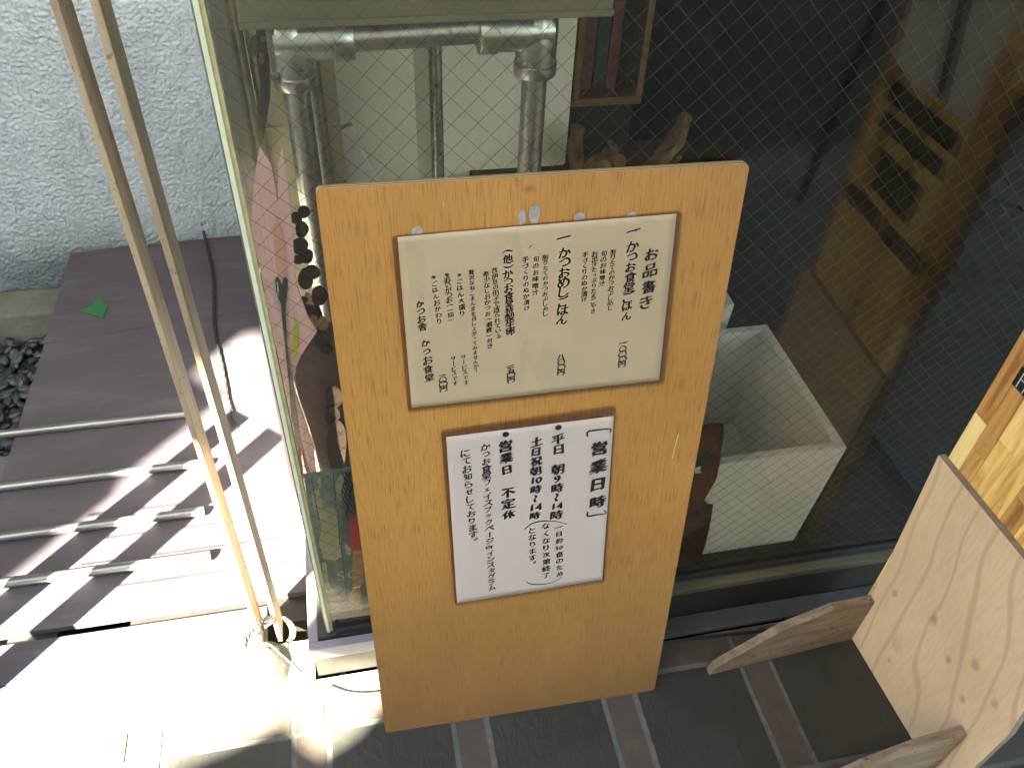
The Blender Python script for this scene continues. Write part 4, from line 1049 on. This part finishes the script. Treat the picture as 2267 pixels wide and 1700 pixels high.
# unseen house corner and low wall, added and shaped to the shade edge
W1 = 3.0
def hz(w, wd): return KS*(wd-w)
prof = [(.058, hz(.12, W1)), (.035, hz(.175, W1)), (.0, hz(.178, W1)), (-.03, hz(.166, W1)), (-.055, hz(.17, W1)), (-.09, hz(.235, W1)), (-.136, hz(.305, W1)), (-.22, hz(.44, W1)), (-.6, hz(.95, W1)), (-1.3, hz(1.3, W1)), (-1.3, -.01), (7, -.01), (7, 3.6), (1.40, 3.6), (1.40, 4.6), (.06, 4.6)]
o = obj('sun_blocking_house', prism([UW(u, W1, z) for u, z in prof], dirw*.15), M['render']); tag(o, 'unseen pale house corner and sloping wall added to block the sun', 'house')
A_ = KS*(W1+.6)  # unseen blind added toward the sun, its lower edge stepped to shape the beam
prof = [(-1.6, A_+.45), (-.45, A_+.45), (-.43, A_+.66), (-.252, A_+.66), (-.249, A_+.92), (-.213, A_+.92), (-.209, A_+.45), (-.156, A_+.45), (-.150, A_+.62), (-.118, A_+.60), (-.105, A_+.03), (.25, A_+.03), (.25, 4.5), (-1.6, 4.5)]
o = obj('sun_blocking_blind', prism([UW(u, W1+.6, z) for u, z in prof], dirw*.04), M['canvas']); tag(o, 'unseen beige canvas blind added above the lane, lower edge cut to shape the sunlight', 'sun_blocker')
o = obj('sky_blocking_house', box(-3.2, -2.9, -.4, 1.3, -.02, 2.6), M['render']); tag(o, 'unseen pale house wall added on the left to cut sky light', 'house')  # unseen wall added to lower the ambient light from the left
W2 = 4.2  # unseen shrub added as sun blocker, outline projected back from the shade edge
shr = empty('sun_blocking_shrub', UW(-1.3, W2, 0)); tag(shr, 'unseen shrub added across the lane, its lobed edge shaped to cast the deck shade', 'shrub')
bm = NB(); box(-.1, .1, -.1, .1, 0, 1, bm); obj('trunk', bm, M['drift'], shr)
bnd = [(-.80, -.783), (-.60, -.785), (-.52, -.80), (-.44, -.845), (-.38, -.86), (-.34, -.80), (-.318, -.66), (-.300, -.66), (-.292, -.78), (-.27, -.835), (-.22, -.845), (-.17, -.82), (-.12, -.765), (-.07, -.70), (-.005, -.640), (.012, -.640), (-.020, -.70), (-.050, -.755), (-.045, -.79), (-.01, -.81), (.04, -.805), (.10, -.80), (.15, -.815), (.22, -.86), (.30, -.82), (.4, -.82), (.8, -.85)]
pf = [(u, hz(w, W2)) for w, u in bnd]
ol_ = [(-2.6, hz(-.8, W2)+1.0), (-.80, hz(-.8, W2)+1.0)]+pf+[(-.85, .0), (-2.6, .0)]
base = UW(-1.3, W2, 0)
obj('blocker_crown', prism([UW(u, W2, z)-base for u, z in ol_], dirw*.5), M['leaf'], shr)
# rack added at the left, out of the picture: uprights and bars placed to stripe the deck
rk = empty('shadow_rack', UW(-.55, .60, 0)); tag(rk, 'unseen wooden rack of upright laths added left of the deck to stripe it with shadow', 'rack'); r0 = UW(-.55, .60, 0)
for u0, u1 in ((-.630, -.577), (-.528, -.474)):
    bm = prism([UW(u0, .60, 0)-r0, UW(u1, .60, 0)-r0, UW(u1, .61, 0)-r0, UW(u0, .61, 0)-r0], (0, 0, .75)); obj('upright', bm, M['lath'], rk)
for s0, ya, yb in ((0, -.50, .3), (1, -.34, .3)): pass
def bar(p, q, hgt):
    a, b = Vector(p), Vector(q); n_ = Vector((0, 0, hgt))
    obj('crossbar', prism([a-r0, b-r0, b-r0+n_, a-r0+n_], dirw*.004), M['lath'], rk)
for ys in (.395, .335, .28, .222):
    x0_, x1_ = -.52, -.085
    def src(x, y): 
        u = .7314*x-.682*y; w = -(.682*x+.7314*y); return UW(u, .75, KS*(.75-w))
    bar(src(x0_, ys-.004), src(x1_, ys-.004), .004)
